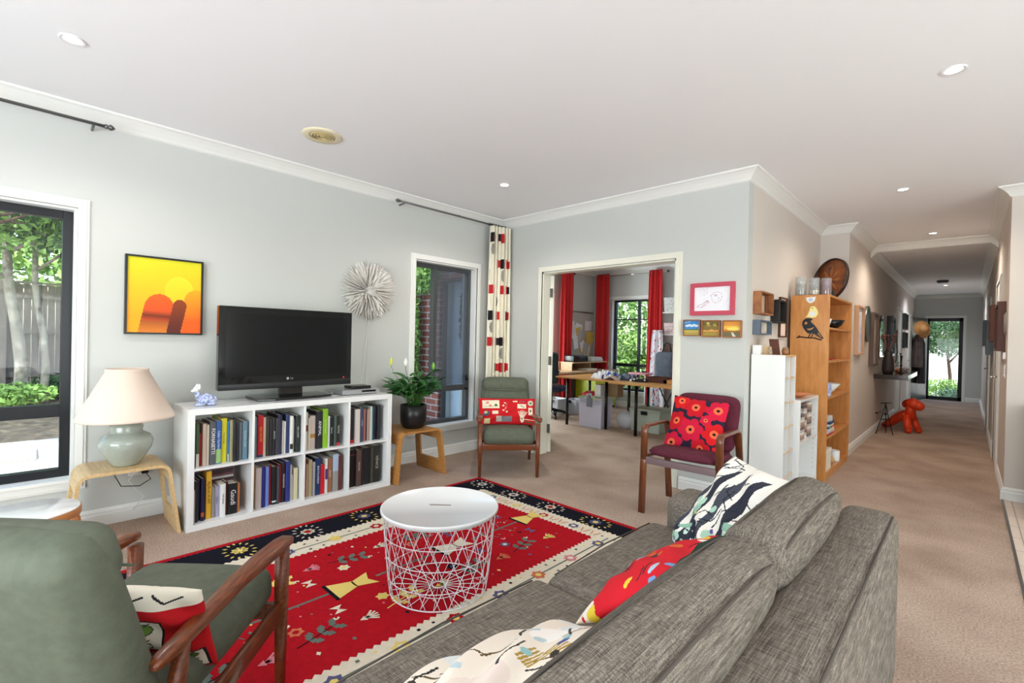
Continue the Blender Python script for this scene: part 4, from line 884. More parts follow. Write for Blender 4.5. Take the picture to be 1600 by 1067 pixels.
# ================================================================ PLYWOOD SIDE TABLES (bent ends with window cut-outs)
def ply_table(label,loc,L,D,H,m,spl=.08,group=None,rz=0):
    """long axis = local y; top depth D along x"""
    t=thing('plywood_side_table',label,'side table',loc,rz,group); th=.018; r=.055
    a=L/2
    def arcpts(s):
        pts=[]; ang0=math.atan2(H-.0,spl)
        cx=a; 
        p=[(s*(a-.02),H-th/2)]
        for k in range(9):
            q=k/8; A=Vector((a-.045,H-th/2)); B=Vector((a+.012,H-th/2)); C=Vector((a+.012+spl*.10,H-.062)); v=A*(1-q)**2+B*2*q*(1-q)+C*q*q; p.append((s*v.x,v.y))
        return p
    # top
    pts=[(-(a-.045),H-th/2),((a-.045),H-th/2)]
    MB().sweep([(0,-(a-.045),H-th/2),(0,0,H-th/2),(0,(a-.045),H-th/2)],[(-D/2,-th/2),(D/2,-th/2),(D/2,th/2),(-D/2,th/2)]).obj('table_top',m,t)
    for s in (-1,1):
        p=arcpts(s)[1:]; mb=MB(); mb.sweep([(0,x,z) for x,z in p],[(-D/2,-th/2),(D/2,-th/2),(D/2,th/2),(-D/2,th/2)],sm=False)
        y1,z1=p[-1]; y2,z2=s*(a+spl+.012),.001; d=Vector((0,y2-y1,z2-z1)); ln=d.length; u=d.normalized()
        # leg panel with opening: two stiles + bottom rail + upper band
        wd0=D/2; wd1=D/2+.02
        X=Vector((1,0,0)); N=u.cross(X).normalized()*(th/2)
        def quad(a0,a1,c0,c1):  # spans along u a0..a1 ; x at a0 (c0) and a1 (c1)
            P0=Vector((0,y1,z1))+u*a0; P1=Vector((0,y1,z1))+u*a1
            vs=[P0+X*c0[0]-N,P0+X*c0[1]-N,P1+X*c1[1]-N,P1+X*c1[0]-N,P0+X*c0[0]+N,P0+X*c0[1]+N,P1+X*c1[1]+N,P1+X*c1[0]+N]
            mb.add(vs,[(0,1,2,3),(7,6,5,4),(0,4,5,1),(1,5,6,2),(2,6,7,3),(3,7,4,0)])
        W=lambda q: wd0+(wd1-wd0)*q/ln
        t1,t2=.045,ln-.13; sw=.075
        quad(0,t1,(-W(0),W(0)),(-W(t1),W(t1)))
        quad(t1,t2,(-W(t1),-W(t1)+sw),(-W(t2),-W(t2)+sw)); quad(t1,t2,(W(t1)-sw,W(t1)),(W(t2)-sw,W(t2)))
        quad(t2,ln,(-W(t2),W(t2)),(-W(ln),W(ln)))
        mb.obj('leg_panel',m,t)
    return t
ply_table('pale birch plywood side table under the big lamp, left of the bookcase',(-3.81,.475,0),.40,.36,.45,M_birch,spl=.055,group='bent plywood side tables')
ply_table('honey plywood side table holding the peace lily beside the far armchair',(-3.76,2.565,0),.40,.42,.44,M_honey,spl=.05,group='bent plywood side tables')
# ================================================================ TABLE LAMP
def lamp():
    t=thing('table_lamp','table lamp with pale cone shade on a celadon pot base','lamp',(-3.79,.49,.451))
    MB().lathe([(0,0),(.066,0),(.072,.006),(.10,.05),(.13,.105),(.138,.145),(.124,.18),(.09,.20),(.08,.212),(.086,.236),(.078,.258),(.05,.27),(.0,.272)],n=40).obj('lamp_base',M_ceramic,t)
    MB().cyl((0,0,.25),(0,0,.39),.008).cyl((0,0,.29),(0,0,.33),.018).obj('lamp_stem',M_white,t)
    s=MB().lathe([(.244,0.288),(.246,0.290),(.246,0.302),(.243,0.306),(.108,0.582),(.110,0.586),(.110,0.598),(.106,0.600),(.1045,0.598),(.1045,0.586),(.104,0.582),(.239,0.306),(.241,0.288),(.244,0.288)],n=64); s.obj('lamp_shade',M_shade,t)
    k=MB()
    for q in range(3): a=2*PI*q/3; k.tube([(0,0,.37),(math.cos(a)*.104,math.sin(a)*.104,.591)],.0018,5)
    k.obj('shade_carrier',M_steel,t)
lamp()
# wall socket with plugs under the lamp table
t=thing('power_outlet','white double power socket with plugs on the wall under the lamp table','socket',(XT,.60,.33))
MB().rbox(0.0005,.01,-.06,.06,-.036,.036,.003).obj('socket_plate',M_white,t); MB().rbox(.01,.045,-.045,-.005,-.02,.02,.005).obj('plug',M_white,t); MB().rbox(.01,.05,.012,.05,-.022,.022,.005).obj('plug',M_black,t)
MB().tube([(.04,-.025,-.01),(.05,-.06,-.05),(.03,-.02,-.12),(.03,.03,-.18),(.03,-.03,-.26)],.003,6).obj('cord',M_white,t); MB().tube([(.05,.03,-.01),(.06,.06,-.06),(.05,.0,-.1),(.06,-.1,-.08),(.08,-.16,.06)],.003,6).obj('cord',M_black,t)
# ================================================================ ROUND STOOL TABLE at left edge
t=thing('round_stool','round white-topped stool with bent birch legs below the left window','stool',(-3.10,.045,0))
MB().lathe([(0,.41),(.188,.41),(.19,.414),(.19,.444),(.188,.446),(0,.446)],n=56,mi=0).obj('stool_edge',mat('stool_birch',(196,132,76),.4),t)
MB().lathe([(0,.4462),(.184,.4462),(.186,.4475),(.184,.449),(0,.449)],n=56).obj('stool_top',M_white,t)
for k in range(4):
    a=R(20+90*k); M=Matrix.Rotation(a,4,'Z'); ribbon(MB(),[(.10,.405),(.15,.403),(.178,.39),(.187,.36),(.19,.2),(.19,0)],.05,.018,M=M).obj('leg',MATS['stool_birch'],t)
# ================================================================ PEACE LILY
def lily():
    t=thing('potted_peace_lily','peace lily with three flower buds in a matt black pot on the plywood table','plant',(-3.73,2.585,.4405))
    MB().lathe([(0,0),(.075,0),(.10,.012),(.118,.05),(.122,.12),(.121,.215),(.113,.217),(.112,.19),(0,.185)],n=48).obj('pot',M_pot,t)
    MB().lathe([(0,.187),(.11,.187)],n=24).obj('potting_soil',M_soil,t)
    r=random.Random(4); mb=MB(); st=MB()
    for k in range(84):
        a=r.uniform(0,2*PI); out=r.uniform(.05,.27); up=r.uniform(.12,.33)*(1-.45*out/.27)+.02; u=Vector((math.cos(a),math.sin(a),0))
        base=u*r.uniform(0,.06)+Vector((0,0,.19)); tip0=base+u*out*.45+Vector((0,0,up))
        st.tube([base,base*.5+tip0*.5+Vector((0,0,.03)),tip0],.0022,4)
        L=r.uniform(.12,.22); w=r.uniform(.024,.044); side=Vector((-u.y,u.x,0)); side=(side+Vector((0,0,r.uniform(-.5,.5)))).normalized(); n=9; vs=[]
        dirv=(u*1.0+Vector((0,0,r.uniform(.1,.9)))).normalized(); p=tip0.copy(); droop=r.uniform(.10,.26)
        for i in range(n):
            q=i/(n-1); ww=w*math.sin(PI*min(1,q*.92+.06))**.8*(1-q*.25); nn=dirv.cross(side).normalized()
            vs+= [p-side*ww+nn*ww*.28*(-1),p+nn*.0,p+side*ww+nn*ww*.28*(-1)]
            p=p+dirv*(L/(n-1)); dirv=(dirv+Vector((0,0,-droop))*1.0).normalized() if i>1 else dirv
        fs=[]
        for i in range(n-1):
            b=i*3; fs+=[(b,b+1,b+4,b+3),(b+1,b+2,b+5,b+4)]
        mb.add(vs,fs,0,True)
    st.obj('stems',mat('leaf_stem',(70,120,50),.5),t); f=mb.obj('foliage',M_leaf,t); m=f.modifiers.new('s','SOLIDIFY'); m.thickness=.0012
    for (x,y,h,c,tl) in ((.08,-.30,.62,(206,206,96),.3),(.08,-.15,.61,(240,240,234),0),(.12,.13,.57,(120,180,60),-.3)):
        g=MB().tube([(0,0,.2),(x*.3,y*.4,.38),(x*.8,y*.85,h-.10),(x,y,h-.03)],.002,6); st2=g.obj('flower_stem',MATS['leaf_stem'],t)
        q=MB().lathe([(.0,-.035),(.012,-.02),(.02,.0),(.017,.02),(.006,.038),(0,.05)],c=(x,y,h),n=14,sy=.7); q.obj('flower_bud',mat('bud_%d'%c[0],c,.5),t)
lily()
# ================================================================ SPIKY PAPER/SHELL WALL LAMP
def shell():
    t=thing('spiky_wall_lamp','white spiky flower-like shade mounted on the wall right of the television','wall lamp',(XT,2.305,1.715))
    r=random.Random(8); mb=MB()
    for ring in range(12):
        ph=R(8+ring*7.6); n=int(6+ring*5.4)
        for k in range(n):
            a=2*PI*(k+r.random()*.5)/n; L=.285*(.93+.09*r.random()); ph2=ph+R(r.uniform(-4,4))
            d=Vector((math.cos(ph2),math.sin(ph2)*math.cos(a),math.sin(ph2)*math.sin(a))); d.x*=.62
            p0=d*.06; p1=d*L; s=d.cross(Vector((r.uniform(-.4,.4),math.sin(a+.9),math.cos(a)))).normalized(); w=.0125
            nn=d.normalized().cross(s)
            q=p0.lerp(p1,.55)
            mb.add([p0-s*w*.4,p0+s*w*.4,q+s*w-nn*.002,p1+s*w*.35,p1-s*w*.35,q-s*w-nn*.002,q+nn*.005],[(0,1,6),(1,2,6),(2,3,6),(3,4,6),(4,5,6),(5,0,6)],0,False)
    o=mb.obj('petals',mat('white_paper_petal',(238,234,228),.7),t); m=o.modifiers.new('s','SOLIDIFY'); m.thickness=.0015
    MB().lathe([(0,.0),(.05,0),(.05,.03),(0,.035)],n=20).obj('wall_rose',M_white,t).rotation_euler=(0,R(90),0)
    MB().ball((.05,0,0),.055,14).obj('lamp_core',M_white,t)
shell()
# ================================================================ PAINTING on left wall
def painting():
    t=thing('framed_print','yellow and orange abstract print of rounded bars in a thin black frame','picture',(XT,.731,1.534)); w,h=.225,.269
    f=MB(); 
    for (a,b,c,d) in ((-w,-w+.012,-h,h),(w-.012,w,-h,h),(-w+.012,w-.012,h-.012,h),(-w+.012,w-.012,-h,-h+.012)): f.box(.001,.035,a,b,c,d)
    f.box(.001,.006,-w,w,-h,h); f.obj('frame',M_blackm,t)
    N,Mv=88,106; u=(np.arange(N)+.5)/N; v=(np.arange(Mv)+.5)/Mv; U,V=np.meshgrid(u,v)
    # V=0 top
    def mixc(a,b,q): return np.array(lin(a))*(1-q[...,None])+np.array(lin(b))*q[...,None]
    q=np.clip((V-.05)*1.15,0,1); C=mixc((222,214,30),(252,168,20),np.clip(q*1.2,0,1))
    def pill(cx,cy,r,ex,ey,c0,c1,ay=1.0):
        nonlocal C
        dx,dy=ex-cx,ey-cy; L=dx*dx+dy*dy; T=np.clip(((U-cx)*dx+(V-cy)*dy)/L,0,1); D=np.hypot(U-cx-T*dx,V-cy-T*dy); m=D<r; C=np.where(m[...,None],mixc(c0,c1,np.clip((V-(cy-r))*ay,0,1)),C)
    pill(.69,.42,.20,.60,1.3,(228,220,40),(248,178,22),1.6); pill(.93,.56,.17,.86,1.3,(246,170,20),(250,96,16),2.2)
    pill(.42,.68,.205,.24,1.5,(250,96,20),(196,70,24),2.6)
    dx,dy=-.18,.82; L=dx*dx+dy*dy; T=((U-.42)*dx+(V-.68)*dy)/L; D=np.hypot(U-.42-T*dx,V-.68-T*dy); inside=(D<.205)&(V>.7)
    band=np.clip(1-np.abs(V-.775-.05*(U-.4))/.07,0,1); C=np.where(inside[...,None],C*(1-.72*band[...,None]),C); low=inside&(V>.84); C=np.where(low[...,None],mixc((150,60,20),(240,140,40),np.clip((V-.8)*4,0,1)),C)
    pill(.70,.63,.095,.52,1.4,(150,62,16),(96,30,14),2.6)
    yy=np.linspace(-w+.012,w-.012,N+1); zz=np.linspace(h-.012,-h+.012,Mv+1); Yg,Zg=np.meshgrid(yy,zz); P=np.stack([np.full_like(Yg,.024),Yg,Zg],-1)
    grid_obj('print',P,N,Mv,C,M_art,t,smooth=False)
painting()
# ================================================================ CURTAIN RODS and printed curtain
def rod(label,y0,y1,x,z,ends=(True,True),rings=(),br=()):
    t=thing('curtain_rod',label,'curtain rod',(x,(y0+y1)/2,z)); c=(y0+y1)/2
    MB().cyl((0,y0-c,0),(0,y1-c,0),.010,n=12).obj('rod',M_steel,t)
    for s,e in zip((y0-c,y1-c),ends):
        if e: MB().lathe([(0,-.0),(.012,.0),(.016,.01),(.010,.016),(.019,.03),(.012,.045),(0,.055)],n=14).obj('finial',M_steel,t).matrix_local=Matrix.Translation((0,s,0))@Matrix.Rotation(R(90 if s<0 else -90),4,'X')
    for b in br: q=MB().cyl((0,b-c,0),(-(x-XT),b-c,-.01),.008,n=10).lathe([(0,0),(.024,0),(.024,.006),(0,.008)],n=14); q.obj('bracket',M_steel,t)
    return t
rod('steel curtain rod above the left window',-2.0,.38,XT+.11,2.585,br=(.33,-1.9))
rd=rod('steel curtain rod with black rings above the side window',2.57,4.02,XT+.11,2.60,ends=(True,False),br=(2.63,))
def curtain(name,label,P0,P1,ztop,zbot,nf,amp,canv=None,mt=None,group=None,wb=1.0,N=160,Mz=60,seed=0,rings=0):
    """pleated sheet from P0 to P1 (xy) hanging ztop..zbot"""
    r=np.random.RandomState(seed); P0=np.array(P0);P1=np.array(P1); d=P1-P0; L=np.hypot(*d); d=d/L; n=np.array([-d[1],d[0]])
    u=np.linspace(0,1,N+1); v=np.linspace(0,1,Mz+1); U,V=np.meshgrid(u,v)
    w=amp*(np.sin(2*PI*nf*U+.3*np.sin(3*V+2*U))*(.6+.4*V)+.25*np.sin(2*PI*nf*2.3*U+1.7*V))
    mid=.5; UU=mid+(U-mid)*(1+(wb-1)*V**.7)
    X=P0[0]+d[0]*UU*L+n[0]*w; Y=P0[1]+d[1]*UU*L+n[1]*w; Z=ztop+(zbot-ztop)*V; P=np.stack([X,Y,Z],-1)
    c=canv.at(np.meshgrid((u[1:]+u[:-1])/2,(v[1:]+v[:-1])/2)[0],np.meshgrid((u[1:]+u[:-1])/2,(v[1:]+v[:-1])/2)[1]) if canv else np.zeros((Mz,N,3))
    o=grid_obj(name,P,N,Mz,c,mt or M_print,thick=.004); tag(o,label,'curtain',group); return o
cv=Canvas(320,1400,(240,234,214))
for k in range(9):
    z=.03+k*.118
    for j,x in enumerate((.10,.36,.60,.84)):
        o_=((k+j)%2); c1=(196,44,44) if (k+j)%3 else (34,34,38); y=z+(.0 if k%2 else .0)
        if (k*3+j*5)%4!=3: cv.rect(x-.07,y,x+.04,y+.042,c1); cv.rect(x+.045,y+.004,x+.12,y+.038,(40,38,42) if o_ else (196,44,44))
        if (j+k)%3==0: cv.ell(x+.02,y+.075,.035,.026,(150,146,140))
        if (j+k)%4==1: cv.rect(x-.05,y+.05,x-.045,y+.1,(176,150,140))
curtain('printed_curtain','cream curtain printed with red and black blocks gathered in the far corner',(-3.98,3.76),(-3.93,4.03),2.585,.04,6,.034,canv=cv,wb=1.12,N=260,Mz=300,seed=3)
mb=MB()
for k in range(9): y=3.76+k*.032; mb.tube([(XT+.11+math.cos(a)*.018,y,2.60+math.sin(a)*.018) for a in [2*PI*q/14 for q in range(14)]],.003,5,closed=True)
o=mb.obj('curtain_ring',M_blackm); o.parent=rd; o.matrix_parent_inverse=Matrix.Translation(rd.location).inverted()
# ================================================================ CEILING FITTINGS
def downlight(x,y,z,label,e,spot=150,col=(1,.92,.82)):
    t=thing('downlight',label,'downlight',(x,y,z),0,'recessed ceiling downlights')
    MB().lathe([(.034,-.001),(.048,-.007),(.052,-.004),(.052,0),(.034,0)],n=32).obj('trim_ring',M_whitem,t)
    MB().lathe([(0,-.0025),(.034,-.0025)],n=24).obj('lamp_lens',M_dl,t)
    l=light('downlight_beam','SPOT',(0,0,-.02),e,col,spot_size=R(spot),spot_blend=.6,shadow_soft_size=.03); l.parent=t
downlight(-3.18,.178,HC,'ceiling downlight at far left, above the left window end',30,col=(1,.95,.9))
downlight(-3.10,3.09,HC,'ceiling downlight nearest the printed curtain corner',34,col=(1,.93,.85))
downlight(-.08,3.26,HC,'ceiling downlight at the upper right, nearest the camera',20)
downlight(-.445,5.45,HC,'ceiling downlight in front of the pine shelves',34,col=(1,.86,.72))
downlight(-.336,7.75,HC,'ceiling downlight just before the hallway beam',60,col=(1,.86,.72))
downlight(-.36,13.6,2.63,'last ceiling downlight deep in the hallway',60,col=(.88,.92,1))
t=thing('ceiling_vent','round cream ceiling air vent near the left wall','ceiling vent',(-3.33,1.49,HC))
MB().lathe([(.085,-.008),(.125,-.012),(.135,-.004),(.135,0),(.085,0)],n=40).obj('vent_rim',mat('vent_cream',(232,222,190),.4),t)
for k,rr_ in enumerate((.07,.05,.03)): MB().lathe([(rr_+.014,-.002),(rr_+.004,-.014),(rr_-.002,-.014),(rr_+.008,-.002)],n=32).obj('vent_ring',mat('vent_brass',(206,186,130),.4),t)
MB().lathe([(0,-.012),(.018,-.012),(.022,-.004),(.0,-.003)],n=20).obj('vent_hub',MATS['vent_brass'],t)
t=thing('smoke_alarm','small dark round ceiling fitting deep in the hallway','ceiling fitting',(-.38,12.6,2.63)); MB().lathe([(0,-.05),(.07,-.05),(.09,-.03),(.09,0),(0,0)],n=24).obj('fitting_body',mat('dark_grey_plastic',(70,70,74),.5),t); MB().lathe([(0,-.056),(.04,-.056),(.05,-.05),(0,-.049)],n=20).obj('fitting_lens',M_white,t)
# ================================================================ PICTURES ON THE DOORWAY WALL
def ycanvas(c,w,h,N=60):
    """returns P grid in xz plane facing -Y, V=0 top"""
    xx=np.linspace(-w/2,w/2,N+1); zz=np.linspace(h/2,-h/2,N+1); X,Z=np.meshgrid(xx,zz); return np.stack([X,np.zeros_like(X),Z],-1)
def cols(c,N): u=(np.arange(N)+.5)/N; U,V=np.meshgrid(u,u); return c.at(U,V)
def pic_y(name,label,x0,x1,z0,z1,y,fw,fd,fm,can,group=None,N=60,mat_in=None,cat='picture'):
    t=thing(name,label,cat,((x0+x1)/2,y,(z0+z1)/2),0,group); w,h=x1-x0,z1-z0; f=MB()
    f.box(-w/2,-w/2+fw,-fd,-.0005,-h/2,h/2).box(w/2-fw,w/2,-fd,-.0005,-h/2,h/2).box(-w/2+fw,w/2-fw,-fd,-.0005,h/2-fw,h/2).box(-w/2+fw,w/2-fw,-fd,-.0005,-h/2,-h/2+fw).box(-w/2+fw,w/2-fw,-.006,-.0005,-h/2+fw,h/2-fw)
    bevel(f.obj('frame',fm,t),.0012)
    P=ycanvas(can,w-2*fw,h-2*fw,N); P[...,1]=-fd*.6; grid_obj('picture_sheet',P,N,N,cols(can,N),M_art,t,smooth=False); return t
M_pinkf=mat('raspberry_frame',(196,72,92),.5); M_boxw=mat('box_wood_edge',(176,116,66),.5,rgb2=(130,76,44),vs=9)
c=Canvas(320,240,(240,240,246)); 
for k in range(5): c.line([(.05+.04*k,.1+.07*k),(.2+.03*k,.05+.06*k),(.38,.02+.05*k)],.004,(196,176,190))
c.line([(.5,.5),(.47,.38),(.55,.25),(.66,.22),(.76,.3),(.78,.45),(.72,.62),(.6,.68),(.52,.62),(.5,.5)],.006,(196,140,150)); c.ell(.6,.36,.03,.05,(150,60,80)); c.ell(.6,.36,.018,.03,(240,240,246)); c.line([(.66,.4),(.7,.5),(.66,.56)],.005,(176,90,110))
c.line([(.08,.82),(.2,.86),(.34,.72),(.42,.62),(.36,.6),(.26,.7),(.12,.76),(.08,.82)],.007,(176,70,90)); c.line([(.3,.66),(.36,.56),(.42,.62)],.006,(170,90,110))
for k in range(10): c.line([(.82+.01*(k%3),.1+.08*k),(.95,.06+.09*k)],.003,(206,200,214))
pic_y('framed_drawing','line drawing in a wide raspberry pink frame right of the doorway',-1.755,-1.385,1.53,1.805,YD,.036,.028,M_pinkf,c)
c=Canvas(120,110,(70,140,206)); c.rect(0,.62,1,1,(196,176,92)); c.rect(0,.58,1,.66,(80,116,84)); [c.ell(.2+.15*k,.36-.04*(k%2),.14,.08,(210,226,238)) for k in range(5)]; c.line([(.0,.15),(.4,.06)],.02,(170,206,232)); c.rect(0,.82,1,1,(176,160,84))
pic_y('box_canvas','small landscape canvas with blue sky, leftmost of the three under the pink frame',-1.81,-1.662,1.352,1.492,YD,.008,.035,M_boxw,c,'three small landscapes',50)
c=Canvas(120,110,(132,112,60)); [c.ell(.15+.2*k,.2+.05*(k%2),.14,.1,(166,146,76) if k%2 else (112,96,52)) for k in range(5)]; c.poly([(0,.6),(.3,.62),(.55,.52),(.7,.6),(1,.56),(1,.7),(0,.72)],(224,160,84)); c.rect(0,.7,1,1,(156,134,60)); c.ell(.3,.12,.1,.05,(220,206,100)); c.line([(0,.86),(1,.82)],.02,(190,160,84))
pic_y('box_canvas','small brown and gold landscape canvas, middle of the three under the pink frame',-1.645,-1.495,1.344,1.486,YD,.008,.035,M_boxw,c,'three small landscapes',50)
c=Canvas(120,110,(226,150,66)); c.rect(0,.3,1,.5,(240,190,80)); c.ell(.6,.5,.4,.12,(250,220,110)); c.rect(0,.62,1,.72,(170,110,50)); c.rect(0,.7,1,1,(116,110,80)); c.poly([(.45,.72),(.55,.72),(.75,1),(.55,1)],(226,214,196)); [c.ell(.1+.13*k,.62,.03,.05,(150,90,44)) for k in range(7)]
pic_y('box_canvas','small orange sunset canvas, rightmost of the three under the pink frame',-1.474,-1.326,1.342,1.484,YD,.008,.035,M_boxw,c,'three small landscapes',50)
# ================================================================ WALL BOXES on the shelf wall (x = X3)
def pic_x(name,label,X,sg,y0,y1,z0,z1,fw,fd,fm,inner,group=None,cat='picture',extra=None):
    t=thing(name,label,cat,(X,(y0+y1)/2,(z0+z1)/2),0,group); w,h=(y1-y0)/2,(z1-z0)/2; f=MB()
    def B(mb,d0,d1,a,b,c_,d): lo,hi=sorted((sg*d0,sg*d1)); mb.box(lo,hi,a,b,c_,d)
    B(f,.0005,fd,-w,-w+fw,-h,h); B(f,.0005,fd,w-fw,w,-h,h); B(f,.0005,fd,-w+fw,w-fw,h-fw,h); B(f,.0005,fd,-w+fw,w-fw,-h,-h+fw)
    bevel(f.obj('frame',fm,t),.0012); g=MB(); B(g,.001,max(.004,fd*.3),-w+fw,w-fw,-h+fw,h-fw); g.obj('picture_sheet',inner,t)
    if extra: extra(t,w-fw,h-fw,sg)
    return t
M_dkbrown=mat('dark_brown_frame',(84,44,32),.5); M_cork=mat('rust_collage',(150,92,52),.8,rgb2=(70,54,44),vs=14,stretch=(1,8,1)); M_paperpink=mat('pale_pink_mount',(240,222,206),.8); M_bluegrey=mat('blue_grey_box',(92,104,120),.6); M_dark=mat('near_black_box',(26,26,24),.5)
def strips(cols_):
    def fn(t,w,h,sg):
        n=len(cols_)
        for k,cc_ in enumerate(cols_): 
            a=-w+2*w*k/n; MB().box(min(sg*.004,sg*.03),max(sg*.004,sg*.03),a,a+2*w/n*.8,-h,h*(.9-.1*(k%2))).obj('collage_strip',mat('strip_%d_%d_%d'%cc_,cc_,.7,var=.2,vs=12),t)
    return fn
pic_x('shadow_box','deep rusty brown box collage, top left of those above the tall white unit',X3,1,4.25,4.60,1.545,1.735,.012,.065,M_boxw,M_cork,'small boxes above the white units',extra=strips([(90,110,110),(180,160,130),(110,60,36)]))
pic_x('shadow_box','deep blue-grey box with a cream panel, below the rusty brown one',X3,1,4.25,4.58,1.375,1.495,.012,.06,M_bluegrey,mat('cream_panel',(214,204,188),.7),'small boxes above the white units',extra=strips([(70,76,86),(206,196,180)]))
pic_x('shadow_box','narrow near-black box with a gilded centre strip beside the rusty brown one',X3,1,4.74,4.98,1.49,1.70,.014,.075,M_dark,M_dark,'small boxes above the white units',extra=strips([(40,36,28),(170,136,70),(50,40,30)]))
def oval(t,w,h,sg): MB().lathe([(0,.004),(.05,.004),(.05,.001)],n=24,sx=1,sy=.6).obj('printed_oval',mat('rust_oval',(196,120,96),.7),t).matrix_local=Matrix.Translation((.008,0,-.01))@Matrix.Rotation(R(90),4,'Y')
pic_x('framed_print','thin dark-framed pale print with a rust oval, beside the black box',X3,1,4.99,5.23,1.365,1.745,.012,.022,M_dkbrown,M_paperpink,extra=oval)
# hanging white card and little string
o=MB().box(X3+.003,X3+.006,4.66,4.80,1.37,1.46).cyl((X3+.004,4.66,1.46),(X3+.004,4.70,1.56),.0015,n=6).cyl((X3+.004,4.80,1.46),(X3+.004,4.70,1.56),.0015,n=6).obj('wall_card',M_white); tag(o,'small white card hanging by a string under the dark boxes','card')
# ================================================================ TALL WHITE CUBBY TOWER, LOW WHITE SHELF, PINE BOOKCASE
def tower():
    x0,x1,y0,y1,h=-1.285,-1.035,4.20,4.53,1.21
    t=thing('cubby_tower','tall narrow white cubby tower at the corner past the bentwood chair','shelf',((x0+x1)/2,(y0+y1)/2,0)); ox,oy=(x0+x1)/2,(y0+y1)/2
    B=lambda a,b,c,d,e,f,n,m=M_white: bevel(MB().box(a-ox,b-ox,c-oy,d-oy,e,f).obj(n,m,t),.001)
    B(x0,x1,y0,y0+.012,0,h,'side_panel'); B(x0,x1,y1-.012,y1,0,h,'side_panel'); B(x0,x1-.001,y0+.012,y1-.012,h-.014,h,'top_panel',M_pinel); B(x0,x0+.006,y0+.012,y1-.012,0,h-.014,'back_panel')
    B(x0+.006,x1-.003,(y0+y1)/2-.004,(y0+y1)/2+.004,.03,h-.014,'divider',M_white); B(x1-.003,x1-.001,(y0+y1)/2-.004,(y0+y1)/2+.004,.03,h-.014,'divider_edge',M_pinel)
    for k in range(6):
        z=.02+k*.2; B(x0+.006,x1-.006,y0+.012,(y0+y1)/2-.004,z,z+.01,'shelf',M_white); B(x0+.006,x1-.006,(y0+y1)/2+.004,y1-.012,z,z+.01,'shelf',M_white); B(x1-.006,x1-.004,y0+.012,(y0+y1)/2-.004,z,z+.01,'shelf_edge',M_pinel); B(x1-.006,x1-.004,(y0+y1)/2+.004,y1-.012,z,z+.01,'shelf_edge',M_pinel)
tower()
def lowshelf():
    x0,x1,y0,y1,h=-1.285,-1.0,4.55,5.22,.83
    t=thing('low_white_shelf','low white open shelf between the cubby tower and the pine bookcase','shelf',((x0+x1)/2,(y0+y1)/2,0)); ox,oy=(x0+x1)/2,(y0+y1)/2
    B=lambda a,b,c,d,e,f,n,m=M_white: bevel(MB().box(a-ox,b-ox,c-oy,d-oy,e,f).obj(n,m,t),.001)
    B(x0,x1,y0,y0+.02,0,h,'side_panel'); B(x0,x1,y1-.02,y1,0,h,'side_panel'); B(x0,x1,y0+.02,y1-.02,h-.02,h,'top_panel'); B(x0,x0+.006,y0+.02,y1-.02,.0,h-.02,'back_panel')
    for z in (.06,.45): B(x0+.006,x1-.004,y0+.02,y1-.02,z,z+.018,'shelf')
    B(x1-.02,x1-.008,y0+.02,y1-.02,0,.06,'plinth')
    p=MB()
    for k in range(12): p.cyl((x1-.03-ox,y1-.0205-oy,.15+k*.045),(x1-.03-ox,y1-.0225-oy,.15+k*.045),.003,n=8)
    p.obj('peg_holes',mat('peg_dark',(90,84,78),.6),t)
lowshelf()
# discs (cd cases) stacked in the upper bay of the low shelf
for col_ in range(4):
    for k in range(14):
        cc_=[(206,190,180),(150,120,110),(226,222,216),(96,92,96),(186,150,130)][(k*3+col_)%5]; bb=bmat(cc_)
        o=MB().box(-.065,.065,-.062,.062,0,.0115).obj('disc_case',bb); o.location=(-1.10+.01*(col_%2)-.0,4.64+.128*col_,.4685+k*.022); o.scale=(1,1,1.75)
        if col_==1 and k>9: bpy.data.objects.remove(o); continue
        tag(o,'%s disc case, %s up in the %s pile inside the low white shelf'%(cname(cc_),ordn[k].replace('leftmost','first'),('near','second','third','far')[col_]),'disc case','disc cases in the low white shelf')
t=thing('pottery_dish','terracotta lidded dish with a cream loop handle on the low white shelf','dish',(-1.12,4.80,.8305))
MB().lathe([(0,0),(.06,0),(.085,.012),(.14,.034),(.142,.04),(.09,.045),(0,.05)],n=32).obj('dish',mat('terracotta',(196,120,76),.6),t); MB().tube([(0,-.05,.045),(0,-.04,.085),(0,0,.10),(0,.04,.085),(0,.05,.045)],.010,8).obj('handle',mat('cream_clay',(226,206,180),.6),t)
PX0,PX1,PY0,PY1,PH=-1.27,-.945,5.30,6.50,1.78
PSH=[.06,.40,.78,1.13,1.45]
def pine():
    t=thing('pine_bookcase','tall pine open bookcase with a black bird on its side','bookcase',((PX0+PX1)/2,(PY0+PY1)/2,0)); ox,oy=(PX0+PX1)/2,(PY0+PY1)/2
    B=lambda a,b,c,d,e,f,n,m=M_pine: bevel(MB().box(a-ox,b-ox,c-oy,d-oy,e,f).obj(n,m,t),.0015)
    for a,b in ((PY0,PY0+.022),(PY1-.022,PY1)): B(PX0,PX1,a,b,0,PH,'side_panel'); 
    B(PX0,PX1-.001,PY0+.022,PY1-.022,PH-.022,PH,'top_panel'); B(PX0,PX0+.006,PY0+.022,PY1-.022,0,PH-.022,'back_panel'); B(PX1-.03,PX1-.01,PY0+.022,PY1-.022,0,.06,'plinth')
    for z in PSH: B(PX0+.006,PX1-.004,PY0+.022,PY1-.022,z,z+.02,'shelf')
pine()
